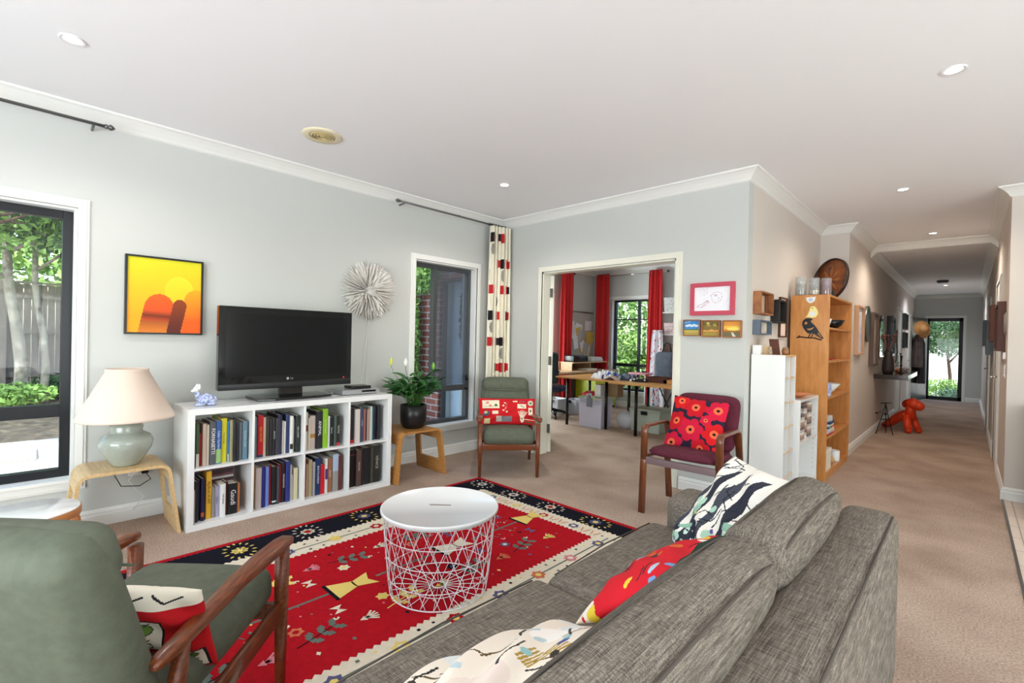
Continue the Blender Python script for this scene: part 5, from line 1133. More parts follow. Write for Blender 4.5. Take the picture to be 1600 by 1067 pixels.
# ornaments on the side panel (facing -Y)
yp=PY0-.001
def flat_y(name,label,poly,x,z,th,m,cat,holes=()):
    t=thing(name,label,cat,(x,yp,z)); MB().prism(poly,-th,0,'y').obj(name+'_plate',m,t); return t
t=thing('white_disc_ornament','small white ceramic disc at the top of the pine bookcase side','ornament',(-1.10,yp,1.735)); MB().prism([(-.04,.02),(.04,.025),(.034,-.012),(.01,-.034),(-.012,-.034),(-.034,-.012)],-.008,0,'y').obj('disc_plate',M_white,t); MB().prism([(math.cos(a)*.017,math.sin(a)*.017-.003) for a in [2*PI*k/16 for k in range(16)]],-.010,-.008,'y').obj('disc_centre',mat('pale_blue_glaze',(190,204,224),.3),t)
t=thing('yellow_bird_ornament','flat pale yellow bird ornament above the black bird','ornament',(-1.09,yp,1.615))
MB().prism([(-.052,-.05),(-.035,-.035),(-.022,0),(-.012,.04),(.0,.054),(.018,.054),(.034,.04),(.05,.012),(.054,-.02),(.036,-.05),(.0,-.058),(-.03,-.05)],-.010,0,'y').obj('bird_plate',mat('butter_yellow',(244,232,150),.5),t)
MB().prism([(math.cos(a)*.026+.006,math.sin(a)*.026-.018) for a in [2*PI*k/20 for k in range(20)]],-.012,-.010,'y').obj('bird_wing',M_white,t); MB().prism([(math.cos(a)*.006+.006,math.sin(a)*.004+.036) for a in [2*PI*k/10 for k in range(10)]],-.012,-.010,'y').obj('bird_eye',M_black,t)
t=thing('magpie_ornament','black metal perched bird silhouette on the side of the pine bookcase','ornament',(-1.085,yp,1.45)); bk=M_blackm
MB().prism([(-.078,.075),(-.068,.092),(-.045,.104),(-.018,.104),(.004,.098),(.0,.088),(-.012,.078),(-.004,.062),(.018,.042),(.040,.012),(.060,-.03),(.098,-.085),(.088,-.094),(.055,-.072),(.022,-.045),(-.002,-.04),(-.03,-.042),(-.052,-.02),(-.072,.014),(-.082,.046)],-.006,0,'y').obj('bird_body',bk,t)
MB().prism([(-.062,.06),(-.05,.074),(-.036,.06),(-.044,.046),(-.06,.044)],-.0075,-.006,'y').prism([(-.040,.004),(-.01,.006),(.02,.02),(.004,.0),(-.018,-.012),(-.036,-.006)],-.0075,-.006,'y').prism([(.052,-.034),(.084,-.078),(.078,-.078),(.05,-.044)],-.0075,-.006,'y').obj('bird_cutouts',M_pine,t)
MB().tube([(-.125,-.004,-.082),(-.09,-.004,-.076),(-.04,-.004,-.084),(.02,-.004,-.084),(.06,-.004,-.098),(.082,-.004,-.102)],.0055,6).tube([(-.11,-.004,-.08),(-.10,-.004,-.06)],.004,6).tube([(-.01,-.004,-.042),(-.028,-.004,-.078)],.004,6).tube([(.012,-.004,-.044),(-.004,-.004,-.08)],.004,6).obj('branch',bk,t)
# things on the pine bookcase
t=thing('inlaid_tray','large round inlaid wooden tray leaning on top of the pine bookcase','tray',(-1.11,6.25,PH+.001)); Mx=Matrix.Translation((0,0,.238))@Matrix.Rotation(R(-40),4,'Z')@Matrix.Rotation(R(-10),4,'X')@Matrix.Rotation(R(90),4,'X')
M_inl=mat('inlaid_wood',(170,96,46),.3,rgb2=(84,42,26),vs=7,coat=.3)
def lt(mb,m,n): mb.v=[tuple(Mx@Vector(p)) for p in mb.v]; return mb.obj(n,m,t)
lt(MB().lathe([(0,0),(.235,0),(.24,.004),(.232,.01),(0,.010)],n=56),M_inl,'tray_face'); lt(MB().lathe([(.226,.008),(.236,.030),(.243,.030),(.243,-.004),(.236,-.004)],n=56),mat('tray_rim_dark',(50,34,28),.35),'tray_rim')
q=MB()
for k in range(8):
    a=2*PI*k/8; q.prism([(math.cos(a)*.03,math.sin(a)*.03),(math.cos(a+.16)*.10,math.sin(a+.16)*.10),(math.cos(a)*.17,math.sin(a)*.17),(math.cos(a-.16)*.10,math.sin(a-.16)*.10)],.0102,.0112,'z')
q.lathe([(.035,.0115),(.026,.012),(.016,.0115)],n=24); lt(q,mat('inlay_pale',(196,130,70),.35,rgb2=(150,84,40),vs=12),'inlay')
def jar(x,y,label,h,r_,fill,fh,z=None):
    t=thing('glass_jar',label,'jar',(x,y,(PH if z is None else z)+.001),0,'glass jars on the pine bookcase')
    MB().lathe([(0,0),(r_,0),(r_+.002,.01),(r_,h*.9),(r_*.92,h),(r_*.86,h),(r_*.94,h*.9),(r_-.004,.008),(0,.006)],n=28).obj('jar_glass',M_poly2,t)
    MB().lathe([(0,.008),(r_-.006,.008),(r_-.006,fh),(0,fh)],n=20).obj('jar_contents',fill,t)
M_poly2=glass_mat('thin_jar_glass',(246,248,248),.08,.12,(230,235,235))
jar(-1.20,5.36,'wide clear glass jar half full of grey bits, left end of the pine bookcase top',.185,.05,mat('grey_bits',(176,170,162),.8,var=.4,vs=60),.12)
jar(-1.09,5.38,'clear glass jar with a thin layer of shells on the pine bookcase top',.17,.045,mat('shell_bits',(226,214,200),.8,var=.3,vs=60),.05)
jar(-1.12,5.52,'clear glass jar with tan corks on the pine bookcase top',.18,.04,mat('cork_bits',(190,140,90),.8,var=.3,vs=50),.12)
jar(-1.0,5.42,'glass jar full of purple-red beads on the pine bookcase top',.165,.045,mat('plum_beads',(132,52,84),.5,var=.5,vs=70),.15)
o=MB().rbox(-.04,.04,-.05,.05,0,.05,.004).obj('small_dark_box',M_dark); o.location=(-.995,5.56,PH+.001); tag(o,'small dark box beside the purple jar on the pine bookcase','box')
def on_shelf(mb,name,m,x,y,z,label,cat,group=None,rz=0,kids=()):
    o=mb.obj(name,m,None,(x,y,z),rz); tag(o,label,cat,group); return o
zs=[z+.0205 for z in PSH]
on_shelf(MB().lathe([(0,0),(.07,0),(.10,.03),(.115,.085),(.11,.085),(.095,.035),(0,.01)],n=28),'bowl',mat('cream_bowl',(236,224,212),.4),-1.07,5.47,zs[4],'cream bowl on the top shelf of the pine bookcase','bowl')
on_shelf(MB().lathe([(0,0),(.06,0),(.10,.03),(.13,.085),(.124,.085),(.09,.035),(0,.012)],n=28),'bowl',M_black,-1.03,5.80,zs[4],'wide black bowl on the top shelf of the pine bookcase','bowl')
r_=random.Random(6); y=5.34
for k in range(6):
    cc_=[(200,80,90),(70,60,90),(220,214,206),(90,96,110),(236,226,160),(214,200,120)][k]; h=[.26,.25,.25,.24,.2,.17][k]
    on_shelf(MB().box(-.17,0,0,.024,0,h),'book',bmat(cc_),PX1-.03,y,zs[3],'%s book, %s from the left on the pine bookcase shelf under the bowls'%(cname(cc_),ordn[k].replace('leftmost','first')),'book','upright books in the pine bookcase'); y+=.026
on_shelf(MB().box(-.1,.08,-.12,.12,0,.012),'book',bmat((176,60,50)),-1.08,5.9,zs[3],'flat red book lying right of the upright ones in the pine bookcase','book')
y=5.34
for k in range(4):
    cc_=[(190,190,186),(60,70,110),(200,80,70),(236,232,220)][k]
    on_shelf(MB().box(-.16,0,0,.022,0,[.22,.2,.19,.24][k]),'book',bmat(cc_),PX1-.03,y,zs[2],'%s book, %s of the four on the middle shelf of the pine bookcase'%(cname(cc_),ordn[k]),'book','upright books in the pine bookcase'); y+=.025
t=thing('blue_white_pot','blue and white patterned pot on the middle shelf of the pine bookcase','pot',(-1.0,5.53,zs[2])); MB().lathe([(0,0),(.045,0),(.048,.01),(.045,.12),(.04,.125),(0,.125)],n=24).obj('pot_body',mat('blue_pattern',(220,226,240),.3,rgb2=(70,90,170),vs=40),t)
on_shelf(MB().lathe([(0,0),(.05,0),(.09,.04),(.14,.11),(.134,.11),(.085,.045),(0,.012)],n=28,sy=1.2),'bowl',M_white,-1.06,5.78,zs[2],'large white bowl on the middle shelf of the pine bookcase','bowl')
for k,(cc_,w) in enumerate([((206,40,50),.26),((236,236,234),.27),((226,214,220),.24),((230,120,40),.22),((240,240,236),.25),((40,54,90),.24),((206,204,200),.2)]):
    o=on_shelf(MB().box(-.13,.11,-w/2,w/2,0,.0215 if k<6 else .05),'folder',bmat(cc_),-1.075+.01*(k%3),5.56+.02*(k%2),zs[1]+k*.022,'%s folder, %s up in the paper pile on the second pine shelf'%(cname(cc_),ordn[k].replace('leftmost','first')),'folder','folders and papers piled in the pine bookcase',rz=R(-4+3*(k%3)))
for k,cc_ in enumerate([(60,120,200),(110,180,70),(214,50,50)]):
    o=MB().box(0,.003,-.025,.025,-.05,.05).obj('colour_card',bmat(cc_)); o.location=(-.958,5.47+.055*k,zs[1]+.085); o.rotation_euler=(0,R(-12),0); tag(o,'%s upright colour card clipped to the paper pile on the pine bookcase'%('blue','green','red')[k],'card','colour cards on the pine bookcase')
t=thing('file_box','cream lidded cardboard box in the bottom left of the pine bookcase','box',(-1.08,5.50,zs[0])); MB().box(-.12,.12,-.13,.13,0,.19).obj('box_body',mat('cream_card',(224,212,190),.8),t); MB().box(-.124,.124,-.134,.134,.17,.205).obj('box_lid',mat('cream_card_lid',(232,222,202),.8),t)
def ball_thing(name,label,c,r,m,cat): o=MB().ball((0,0,r),r,16).obj(name,m,None,c); tag(o,label,cat)
ball_thing('yarn_ball','grey-green wool ball beside the box in the bottom of the pine bookcase',(-1.02,5.72,zs[0]),.045,mat('wool_green',(120,124,104),.9,var=.2,vs=60,bump=.4),'wool ball')
ball_thing('yarn_ball','tan wool ball right of the grey-green one in the pine bookcase',(-1.0,5.83,zs[0]),.04,mat('wool_tan',(204,164,110),.9,var=.2,vs=60,bump=.4),'wool ball')
t=thing('white_mug','white patterned mug at the bottom right of the pine bookcase','mug',(-1.0,6.02,zs[0])); MB().lathe([(0,0),(.05,0),(.052,.01),(.052,.11),(.047,.11),(.047,.012),(0,.01)],n=24).obj('mug_body',M_white,t); MB().tube([(0,.05,.09),(0,.08,.085),(0,.085,.05),(0,.05,.03)],.006,6).obj('handle',M_white,t)
# small things on the tower top
zt=1.2105
on_shelf(MB().rbox(-.03,.03,-.03,.03,0,.075,.002),'small_box',M_white,-1.25,4.235,zt,'small plain white box on the left of the tall white tower','box')
on_shelf(MB().rbox(-.02,.02,-.03,.03,0,.07,.002),'small_box',mat('tan_card',(206,176,136),.7),-1.2,4.30,zt,'small tan box behind the white one on the tall white tower','box')
o=on_shelf(MB().box(-.004,.004,-.045,.045,0,.13),'photo_frame',M_dkbrown,-1.14,4.33,zt,'dark brown little frame leaning on the tall white tower','frame'); o.rotation_euler=(0,R(-10),R(-30))
on_shelf(MB().lathe([(0,0),(.022,0),(.028,.03),(.02,.06),(.016,.06),(0,.05)],n=18),'small_vase',mat('brown_glaze',(150,104,70),.4),-1.08,4.38,zt,'small brown pot at the right of the tall white tower','pot')
on_shelf(MB().lathe([(0,0),(.015,0),(.02,.02),(.012,.045),(.014,.06),(0,.066)],n=14),'figurine',mat('mottled_clay',(170,150,124),.6,var=.4,vs=60),-1.16,4.25,zt,'tiny mottled clay figure at the middle of the tall white tower','figurine')
# ================================================================ HALL WALL ITEMS
M_palewood=mat('pale_wood_frame',(220,170,130),.5)
pic_x('framed_print','pale wooden frame with a light blue abstract, first past the pine bookcase',XH,1,7.12,7.60,1.19,1.80,.02,.045,M_palewood,mat('blue_abstract',(190,204,232),.6,rgb2=(226,230,240),vs=5,stretch=(1,1,4)),'framed pictures along the hall left wall')
t=thing('metal_wall_disc','round grey metal dish hung on the hall left wall','wall ornament',(XH+.001,7.98,1.60)); q=MB().lathe([(0,.03),(.12,.028),(.20,.02),(.235,.036),(.245,.036),(.24,.002),(0,.001)],n=44); o=q.obj('disc_body',mat('dark_pewter',(96,104,104),.35,metal=.8,rgb2=(136,146,146),vs=9),t); o.matrix_local=Matrix.Rotation(R(90),4,'Y')
pic_x('framed_print','tall dark walnut framed picture between the metal dish and the arched mirror',XH,1,8.34,8.92,1.02,1.78,.022,.055,mat('walnut_frame',(96,74,62),.4),mat('grey_beige_print',(196,188,178),.7,rgb2=(150,140,130),vs=4),'framed pictures along the hall left wall')
t=thing('arched_mirror','arch-topped mirror with black rim above the hall console','mirror',(XH+.001,9.60,1.47))
arch=[(-.22,-.33),(.22,-.33),(.22,.10)]+[(math.cos(a)*.22,.10+math.sin(a)*.22) for a in [PI*k/12 for k in range(1,12)]]+[(-.22,.10)]
MB().prism([(a*1.06,b*1.04) for a,b in arch],0,.018,'x').obj('mirror_back',M_black,t); MB().prism(arch,.018,.020,'x').obj('mirror_glass',M_mirror,t)
t=thing('square_mirror','rectangular black-framed mirror beyond the arched one above the console','mirror',(XH+.001,10.75,1.50)); f=MB().box(0,.09,-.42,-.37,-.36,.33).box(0,.05,.37,.42,-.36,.33).box(0,.05,-.37,.37,.28,.33).box(0,.05,-.37,.37,-.36,-.32); f.obj('frame',M_black,t); MB().box(0,.02,-.37,.37,-.32,.28).obj('mirror_glass',M_mirror,t)
t=thing('hall_console','dark floating console shelf on the hall left wall','console shelf',(XH+.001,9.75,.82)); bevel(MB().box(0,.40,-.85,.85,0,.07).obj('shelf_board',mat('dark_gloss_brown',(44,34,32),.15,coat=.5),t),.003)
zc=.8905
t=thing('dark_vase','tall dark vase with dried stems on the hall console','vase',(-.86,9.10,zc)); MB().lathe([(0,0),(.06,0),(.075,.06),(.07,.2),(.05,.28),(.058,.34),(.05,.34),(0,.3)],n=24).obj('vase_body',mat('dark_clay',(50,40,38),.5),t)
g=MB(); r_=random.Random(5)
for k in range(9): a=r_.uniform(0,6.28); g.tube([(0,0,.3),(math.cos(a)*.03,math.sin(a)*.03,.42),(math.cos(a)*.08,math.sin(a)*.08,.5+r_.random()*.08)],.004,5); g.ball((math.cos(a)*.08,math.sin(a)*.08,.53+r_.random()*.06),.022,8)
g.obj('dried_stems',mat('dried_flower',(130,84,76),.8,var=.4,vs=30),t)
for k,(yy,hh) in enumerate(((9.42,.3),(9.60,.26))):
    t=thing('candlestick',('tall black','shorter black')[k]+' candlestick on the hall console','candlestick',(-.74,yy,zc),0,'black candlesticks'); MB().lathe([(0,0),(.035,0),(.035,.008),(.008,.014),(.006,.1),(.01,.12),(.006,.14),(.008,hh),(.016,hh+.004),(.016,hh+.014),(0,hh+.014)],n=16).obj('stick_body',M_blackm,t)
for k,(yy,xx,m_,rr_,lab) in enumerate([(9.80,-.78,(196,120,80),.05,'copper coloured lumpy shell on the hall console'),(10.05,-.82,(226,214,200),.06,'pale shell in the middle of the hall console'),(10.32,-.74,(190,180,176),.05,'grey stone at the far end of the hall console')]):
    o=MB().ball((0,0,rr_*.7),rr_,14,sc=(1,1.3,.7)).obj('shell_ornament',mat('shell_%d'%k,m_,.5,var=.3,vs=30),None,(xx,yy,zc)); tag(o,lab,'ornament')
t=thing('glass_bottles_stand','wire stand of slim clear bottles on the far console end','ornament',(-.85,10.3,zc))
for k in range(4): MB().lathe([(0,0),(.016,0),(.018,.12),(.006,.16),(.006,.26),(.008,.262),(0,.262)],n=12,c=(0,-.09+.06*k,0)).obj('bottle',M_poly2,t)
t=thing('wall_phone','small grey intercom box on the wall by the first hall door','intercom',(XH+.001,11.55,1.50)); MB().rbox(0,.05,-.05,.05,-.12,.12,.008).obj('intercom_body',mat('mid_grey_plastic',(120,116,112),.5),t); MB().tube([(.04,0,-.12),(.05,.02,-.3),(.03,0,-.5)],.008,6).obj('cord',M_black,t)
# pictures between the hall doors
for k,(a,z) in enumerate([(13.15,1.85),(13.6,1.85),(13.15,1.45),(13.6,1.45)]):
    pic_x('small_framed_photo','black framed small photo, %s of four between the hall doors'%('upper near','upper far','lower near','lower far')[k],XH,1,a-.14,a+.14,z-.17,z+.17,.02,.05,M_black,M_paperpink,'four black framed photos')
# right wall frames
def carved(t,w,h,sg): MB().lathe([(0,.01),(.07,.012),(.085,.004),(.085,0)],n=24,sy=1.3).obj('carved_disc',mat('grey_carving',(150,140,132),.6,var=.3,vs=40),t).matrix_local=Matrix.Translation((-.006,-.16,.03))@Matrix.Rotation(R(-90),4,'Y')
pic_x('framed_print','dark thick framed colourful picture nearest on the hall right wall',XR,-1,6.28,6.98,1.28,1.74,.03,.055,M_dkbrown,mat('colour_print',(200,150,120),.6,rgb2=(120,90,110),vs=8),'pictures on the hall right wall')
t=thing('carved_wall_disc','grey carved oval plaque overlapping the nearest hall picture','wall ornament',(XR-.001,6.17,1.53)); MB().lathe([(0,.02),(.06,.018),(.08,.006),(.08,0)],n=24,sx=1.3).obj('plaque',mat('grey_carving',(150,140,132),.6,var=.3,vs=40),t).matrix_local=Matrix.Rotation(R(-90),4,'Y')
pic_x('framed_print','slim dark framed picture between the two hall right doors, upper',XR,-1,8.55,8.95,1.40,1.86,.02,.05,M_dkbrown,mat('brown_print',(120,80,60),.6),'pictures on the hall right wall')
pic_x('framed_print','black framed picture with tan centre between the hall right doors, lower',XR,-1,9.15,9.55,1.22,1.68,.02,.07,M_black,mat('tan_print',(196,160,120),.6),'pictures on the hall right wall')
pic_x('framed_print','dark framed picture past the second right hall door',XR,-1,11.6,12.1,1.35,1.80,.02,.06,M_black,M_paperpink,'pictures on the hall right wall')
t=thing('mirror_mosaic','silver mosaic mirror cluster far along the hall right wall','mirror',(XR-.001,12.9,1.58)); MB().prism([(math.cos(2*PI*k/10)*.24*(1 if k%2 else .8),math.sin(2*PI*k/10)*.26*(1 if k%2 else .8)) for k in range(10)],-.05,0,'x').obj('mirror_glass',M_mirror,t)
t=thing('light_switch','white light switches on the hall right wall near the corner','switch',(XR-.001,6.12,1.10)); MB().rbox(-.009,0,-.036,.036,-.06,.06,.003).obj('switch_plate',M_white,t)
for k in range(3): MB().rbox(-.013,-.009,-.008,.008,-.036+.03*k,-.022+.03*k,.001).obj('rocker',M_white,t)
t=thing('thermostat','small white thermostat above the switches on the hall right wall','thermostat',(XR-.001,6.14,1.24)); MB().rbox(-.02,0,-.04,.04,-.03,.03,.003).obj('thermostat_body',M_white,t)
# orange plastic toy dog and wire sculpture on the hall floor
def dog():
    t=thing('toy_dog','orange plastic abstract toy dog on the hall floor under the console','toy dog',(-.63,9.45,0),R(-35))
    b=MB(); b.tube([(0,0,.24),(-.06,0,.26),(-.16,0,.20),(-.30,0,.09),(-.37,0,.05)],[.06,.072,.07,.06,.045],12); b.ball((-.37,0,.05),.045,12); b.obj('body',M_orange,t)
    MB().tube([(.03,0,.22),(.03,0,.34),(.04,0,.44)],[.075,.065,.07],12).tube([(-.02,0,.43),(.06,0,.45),(.15,0,.42)],[.07,.085,.07],12).ball((-.02,0,.43),.07,12).ball((.15,0,.42),.07,12).obj('head',M_orange,t)
    for s in (1,-1): MB().tube([(.01,s*.05,.26),(.05,s*.08,.12),(.08,s*.09,.04)],[.055,.05,.045],12).ball((.08,s*.09,.045),.045,12).obj('front_leg',M_orange,t)
dog()
def wire():
    t=thing('wire_sculpture','spindly dark wire figure standing beside the orange toy dog','sculpture',(-.86,8.95,0)); w=MB()
    for (a,b) in (((-.10,-.08),(.0,0)),((.10,-.06),(.0,0)),((.0,.13),(.0,0))): w.tube([(a[0],a[1],.005),(a[0]*.4,a[1]*.4,.26),(b[0],b[1],.46)],.006,6)
    w.tube([(-.06,0,.46),(.07,.0,.47)],.007,6); w.tube([(math.cos(q)*.06,math.sin(q)*.06,.22) for q in [2*PI*k/12 for k in range(12)]],.004,5,closed=True); w.tube([(-.1,.04,.3),(-.04,.0,.36)],.004,5); w.ball((-.11,.04,.3),.016,8); w.ball((0,0,.3),.02,8); w.ball((0,0,.14),.02,8)
    w.obj('wire_frame',M_blackm,t)
wire()
# coats and hats near the entrance
def coats():
    t=thing('hanging_coats','brown and grey coats hanging behind the open front door','coats',(-.86,14.95+.35,0))
    def coat(dx,dy,top,bot,w,m,seed,n='coat'):
        r=np.random.RandomState(seed); N,Mz=48,30; mb=MB(); vs=[]
        for j in range(Mz+1):
            v=j/Mz; z=top+(bot-top)*v; sh=min(1,.35+v*4); rx=w*(sh)*(.9+.15*v); ry=.07*sh+.02
            for i in range(N): a=2*PI*i/N; f=1+.13*math.sin(7*a+2*v+seed)+.07*math.sin(13*a+5*v); vs.append((dx+math.cos(a)*rx*f*.55,dy+math.sin(a)*ry*f*1.5,z))
        mb.add(vs,[(j*N+i,j*N+(i+1)%N,(j+1)*N+(i+1)%N,(j+1)*N+i) for j in range(Mz) for i in range(N)],0,True); mb.add(vs[:N],[tuple(range(N))]); mb.obj(n,m,t)
    coat(-.02,-.12,1.62,.82,.17,mat('grey_brown_coat',(92,80,76),.8,var=.3,vs=8),1); coat(.03,.12,1.58,.42,.15,mat('dark_coat',(50,46,48),.8,var=.3,vs=8),4)
    MB().box(-.149,-.13,-.3,.3,1.62,1.70).obj('hook_rail',M_white,t)
coats()
for k,(y,z,rx) in enumerate(((14.85,1.76,88),(15.15,1.70,100))):
    t=thing('straw_hat',('tan straw hat hanging frontmost above the coats','second straw hat behind the first above the coats')[k],'hat',(-.80+.03*k,y,z),0,'straw hats'); q=MB().lathe([(.17,.0),(.175,.006),(.10,.012),(.085,.07),(.07,.105),(0,.115),(0,.108),(.066,.1),(.08,.06),(.095,.0),(.17,-.004)],n=30); o=q.obj('hat_body',mat('straw_tan',(214,156,96),.8,var=.12,vs=30),t); o.rotation_euler=(R(90),R(10),R(35+20*k))
# ================================================================ dark appliance at the extreme right edge
t=thing('kitchen_cabinet','dark cabinet front at the extreme right edge beyond the tiles','cabinet',(.64,5.60,0)); bevel(MB().box(-.27,.3,-.3,.32,.08,.80).obj('cabinet_body',mat('dark_red_gloss',(62,22,26),.2),t),.003); MB().box(-.25,.28,-.25,.3,0,.08).obj('plinth',M_black,t); MB().box(-.275,.305,-.305,.325,.80,.83).obj('cabinet_top',M_black,t)
# ================================================================ OFFICE
window('window_7','y',YD+.12,-1,(-5.24,-4.70,.02,2.08),fm=M_frame2,fw=.03)
b7=MB().box(-5.22,-4.72,YD+.125,YD+.13,.05,2.06).obj('window_blind',mat('blue_grey_blind',(222,228,244),.8)); struct(b7)
def trestle(label,x0,x1,y0,y1,legs):
    t=thing('work_table',label,'table',((x0+x1)/2,(y0+y1)/2,0),0,'bamboo-topped work tables'); ox,oy=(x0+x1)/2,(y0+y1)/2
    bevel(MB().box(x0-ox,x1-ox,y0-oy,y1-oy,.715,.738).obj('table_top',M_bamboo,t),.003)
    for x,y in legs: MB().cyl((x-ox,y-oy,0),(x-ox,y-oy,.714),.022,n=16).cyl((x-ox,y-oy,.70),(x-ox,y-oy,.7145),.05,n=16).obj('leg',M_blackm,t)
trestle('bamboo-topped work table with black legs, the one nearer the left side of the office',-4.53,-3.52,5.72,6.62,[(-4.40,5.85),(-3.80,5.99),(-4.36,6.38),(-3.72,6.50)])
trestle('bamboo-topped work table with black legs, right one carrying the dark box',-3.515,-2.35,5.58,6.62,[(-3.25,5.87),(-2.72,5.90),(-3.42,6.53),(-2.62,6.53)])
def heap(name,label,cat,loc,rx,ry,h,colset,seed,n=40):
    t=tag(grid_heap(name,loc,rx,ry,h,colset,seed,n),label,cat); return t
def grid_heap(name,loc,rx,ry,h,colset,seed,n):
    r=np.random.RandomState(seed); cvs=Canvas(200,200,colset[0]); rr=random.Random(seed)
    for _ in range(60): cvs.ell(rr.random(),rr.random(),rr.uniform(.03,.12),rr.uniform(.02,.08),rr.choice(colset),rr.random()*3)
    N=60; u=np.linspace(0,1,N+1); U,V=np.meshgrid(u,u); a=2*U-1;b=2*V-1
    m=np.clip(1-(a*a+b*b)**1.5,0,1); wv=sum(r.rand()*np.abs(np.sin(r.uniform(2,9)*a+r.uniform(2,9)*b+r.uniform(0,6))) for _ in range(5))/2.5
    m=np.clip((1-a**4)*(1-b**4),0,1)**.5
    Z=h*m*(.35+.65*wv)+.001; P=np.stack([a*rx*(1+.12*np.sin(5*b)),b*ry*(1+.12*np.cos(4*a)),Z],-1)
    o=grid_obj(name,P,N,N,cvs.at((U[1:,1:]),(V[1:,1:])),M_print); o.location=loc; return o
heap('fabric_heap','heap of blue and white cloth on the left of the work tables','cloth',(-3.83,6.02,.7385),.17,.14,.14,[(230,230,236),(70,90,170),(60,70,120),(236,220,210)],3)
heap('fabric_heap','dark denim cloth heap on the work tables beside the blue and white heap','cloth',(-3.53,6.05,.7385),.15,.14,.12,[(60,64,84),(36,38,50),(140,150,170),(110,116,130)],5)
heap('fabric_heap','zebra striped cloth strip lying near the dark box on the work table','cloth',(-3.26,5.98,.7385),.13,.09,.06,[(30,30,34),(226,222,216),(40,40,44),(206,200,196)],7)
t=thing('paperback','open cream book lying face down on the work table','book',(-3.62,5.86,.7385)); MB().prism([(-.10,0),(0,.045),(.10,0),(.10,.006),(0,.052),(-.10,.006)],-.07,.07,'y').obj('book_cover',mat('beige_card',(206,176,146),.6),t)
t=thing('dark_tray_box','dark brown open box on the right work table','box',(-3.02,6.10,.7385)); MB().box(-.15,.15,-.12,-.11,0,.075).box(-.15,.15,.11,.12,0,.075).box(-.15,-.14,-.11,.11,0,.075).box(.14,.15,-.11,.11,0,.075).box(-.14,.14,-.11,.11,0,.006).obj('box_body',M_dkbrown,t)
o=bevel(MB().box(-.20,.20,-.14,.14,0,.05).obj('wooden_board',M_bamboo,None,(-2.72,6.12,.7385)),.003); tag(o,'thick bamboo board lying at the right end of the work tables','board')
def crate(name,label,x,y,w,d,h,stack=1,m=None,handle=M_frame,lid=False,rz=0,z=0,group='plastic storage crates under the tables'):
    m=m or M_poly; t=thing(name,label,'storage crate',(x,y,z),rz,group); mb=MB()
    def shell_(a,b,z0,z1,tp=.93):
        for (s1,s2) in ((1,0),): pass
        p0=[(-a*tp,-b*tp),(a*tp,-b*tp),(a*tp,b*tp),(-a*tp,b*tp)]; p1=[(-a,-b),(a,-b),(a,b),(-a,b)]
        vs=[(x,y,z0) for x,y in p0]+[(x,y,z1) for x,y in p1]; q=.006
        vs+=[(x-(q if x>0 else -q),y-(q if y>0 else -q),z0+q) for x,y in p0]+[(x-(q if x>0 else -q),y-(q if y>0 else -q),z1) for x,y in p1]
        mb.add(vs,[(3,2,1,0)]+[(i,(i+1)%4,4+(i+1)%4,4+i) for i in range(4)]+[(8+i,12+i,12+(i+1)%4,8+(i+1)%4) for i in range(4)]+[(8,9,10,11)]+[(4+i,4+(i+1)%4,12+(i+1)%4,12+i) for i in range(4)])
    shell_(w/2,d/2,0.002,h)
    for k in range(stack): zz=h-.005+.022*k; mb.box(-w/2-.012,w/2+.012,-d/2-.012,-d/2+.004,zz-.012,zz).box(-w/2-.012,w/2+.012,d/2-.004,d/2+.012,zz-.012,zz).box(-w/2-.012,-w/2+.004,-d/2+.004,d/2-.004,zz-.012,zz).box(w/2-.004,w/2+.012,-d/2+.004,d/2-.004,zz-.012,zz)
    mb.obj('crate_body',m,t)
    if lid: MB().rbox(-w/2-.014,w/2+.014,-d/2-.014,d/2+.014,h,h+.03,.008).obj('crate_lid',m,t)
    MB().rbox(-.05,.05,-d/2-.024,-d/2-.012,h-.05,h-.0+.02*(stack-1),.003).obj('handle',handle,t)
M_lav=glass_mat('lavender_plastic',(246,244,255),.05,.78,(232,230,246)); M_mint=glass_mat('mint_plastic',(236,242,236),.06,.62,(214,222,208))
M_gclip=mat('grey_clip',(120,124,134),.5)
crate('storage_crate','stack of nested clear lavender crates under the left work table',-4.02,6.05,.40,.30,.36,5,M_lav,M_gclip)
t=thing('white_carton','white carton standing on the nested crates','carton',(-3.93,6.05,.47)); MB().box(-.05,.05,-.09,.09,0,.17).obj('carton_body',M_white,t)
t=thing('paper_bag','brown paper bag beside the white carton on the nested crates','bag',(-3.78,6.14,.47)); MB().prism([(-.09,0),(.12,0),(.13,.22),(-.09,.22)],-.08,.08,'y').obj('bag_body',mat('kraft_paper',(150,124,92),.8,bump=.3,bs=20),t)
heap('cloth_in_crate','red and grey cloth lying on top of the nested crates','cloth',(-4.12,6.05,.468),.11,.10,.07,[(200,40,50),(120,120,140),(90,96,120),(210,210,214)],9)
crate('storage_crate','large lidded mint-clear crate under the right work table',-3.30,6.42,.46,.42,.30,1,M_mint,M_blackm,lid=True)
crate('storage_crate','open clear crate with dark handle at the right under the work tables',-2.98,6.90,.42,.36,.30,1,M_mint,M_gclip)
crate('storage_crate','clear crate with crossed handle below the left desk',-5.02,6.90,.30,.34,.24,1,M_poly,M_blackm)
t=thing('plastic_bag','bulging pale plastic bag on the floor between the crates','bag',(-3.63,6.28,0)); MB().ball((0,0,.13),.15,20,sc=(1,.8,.88)).obj('bag_body',M_poly,t)
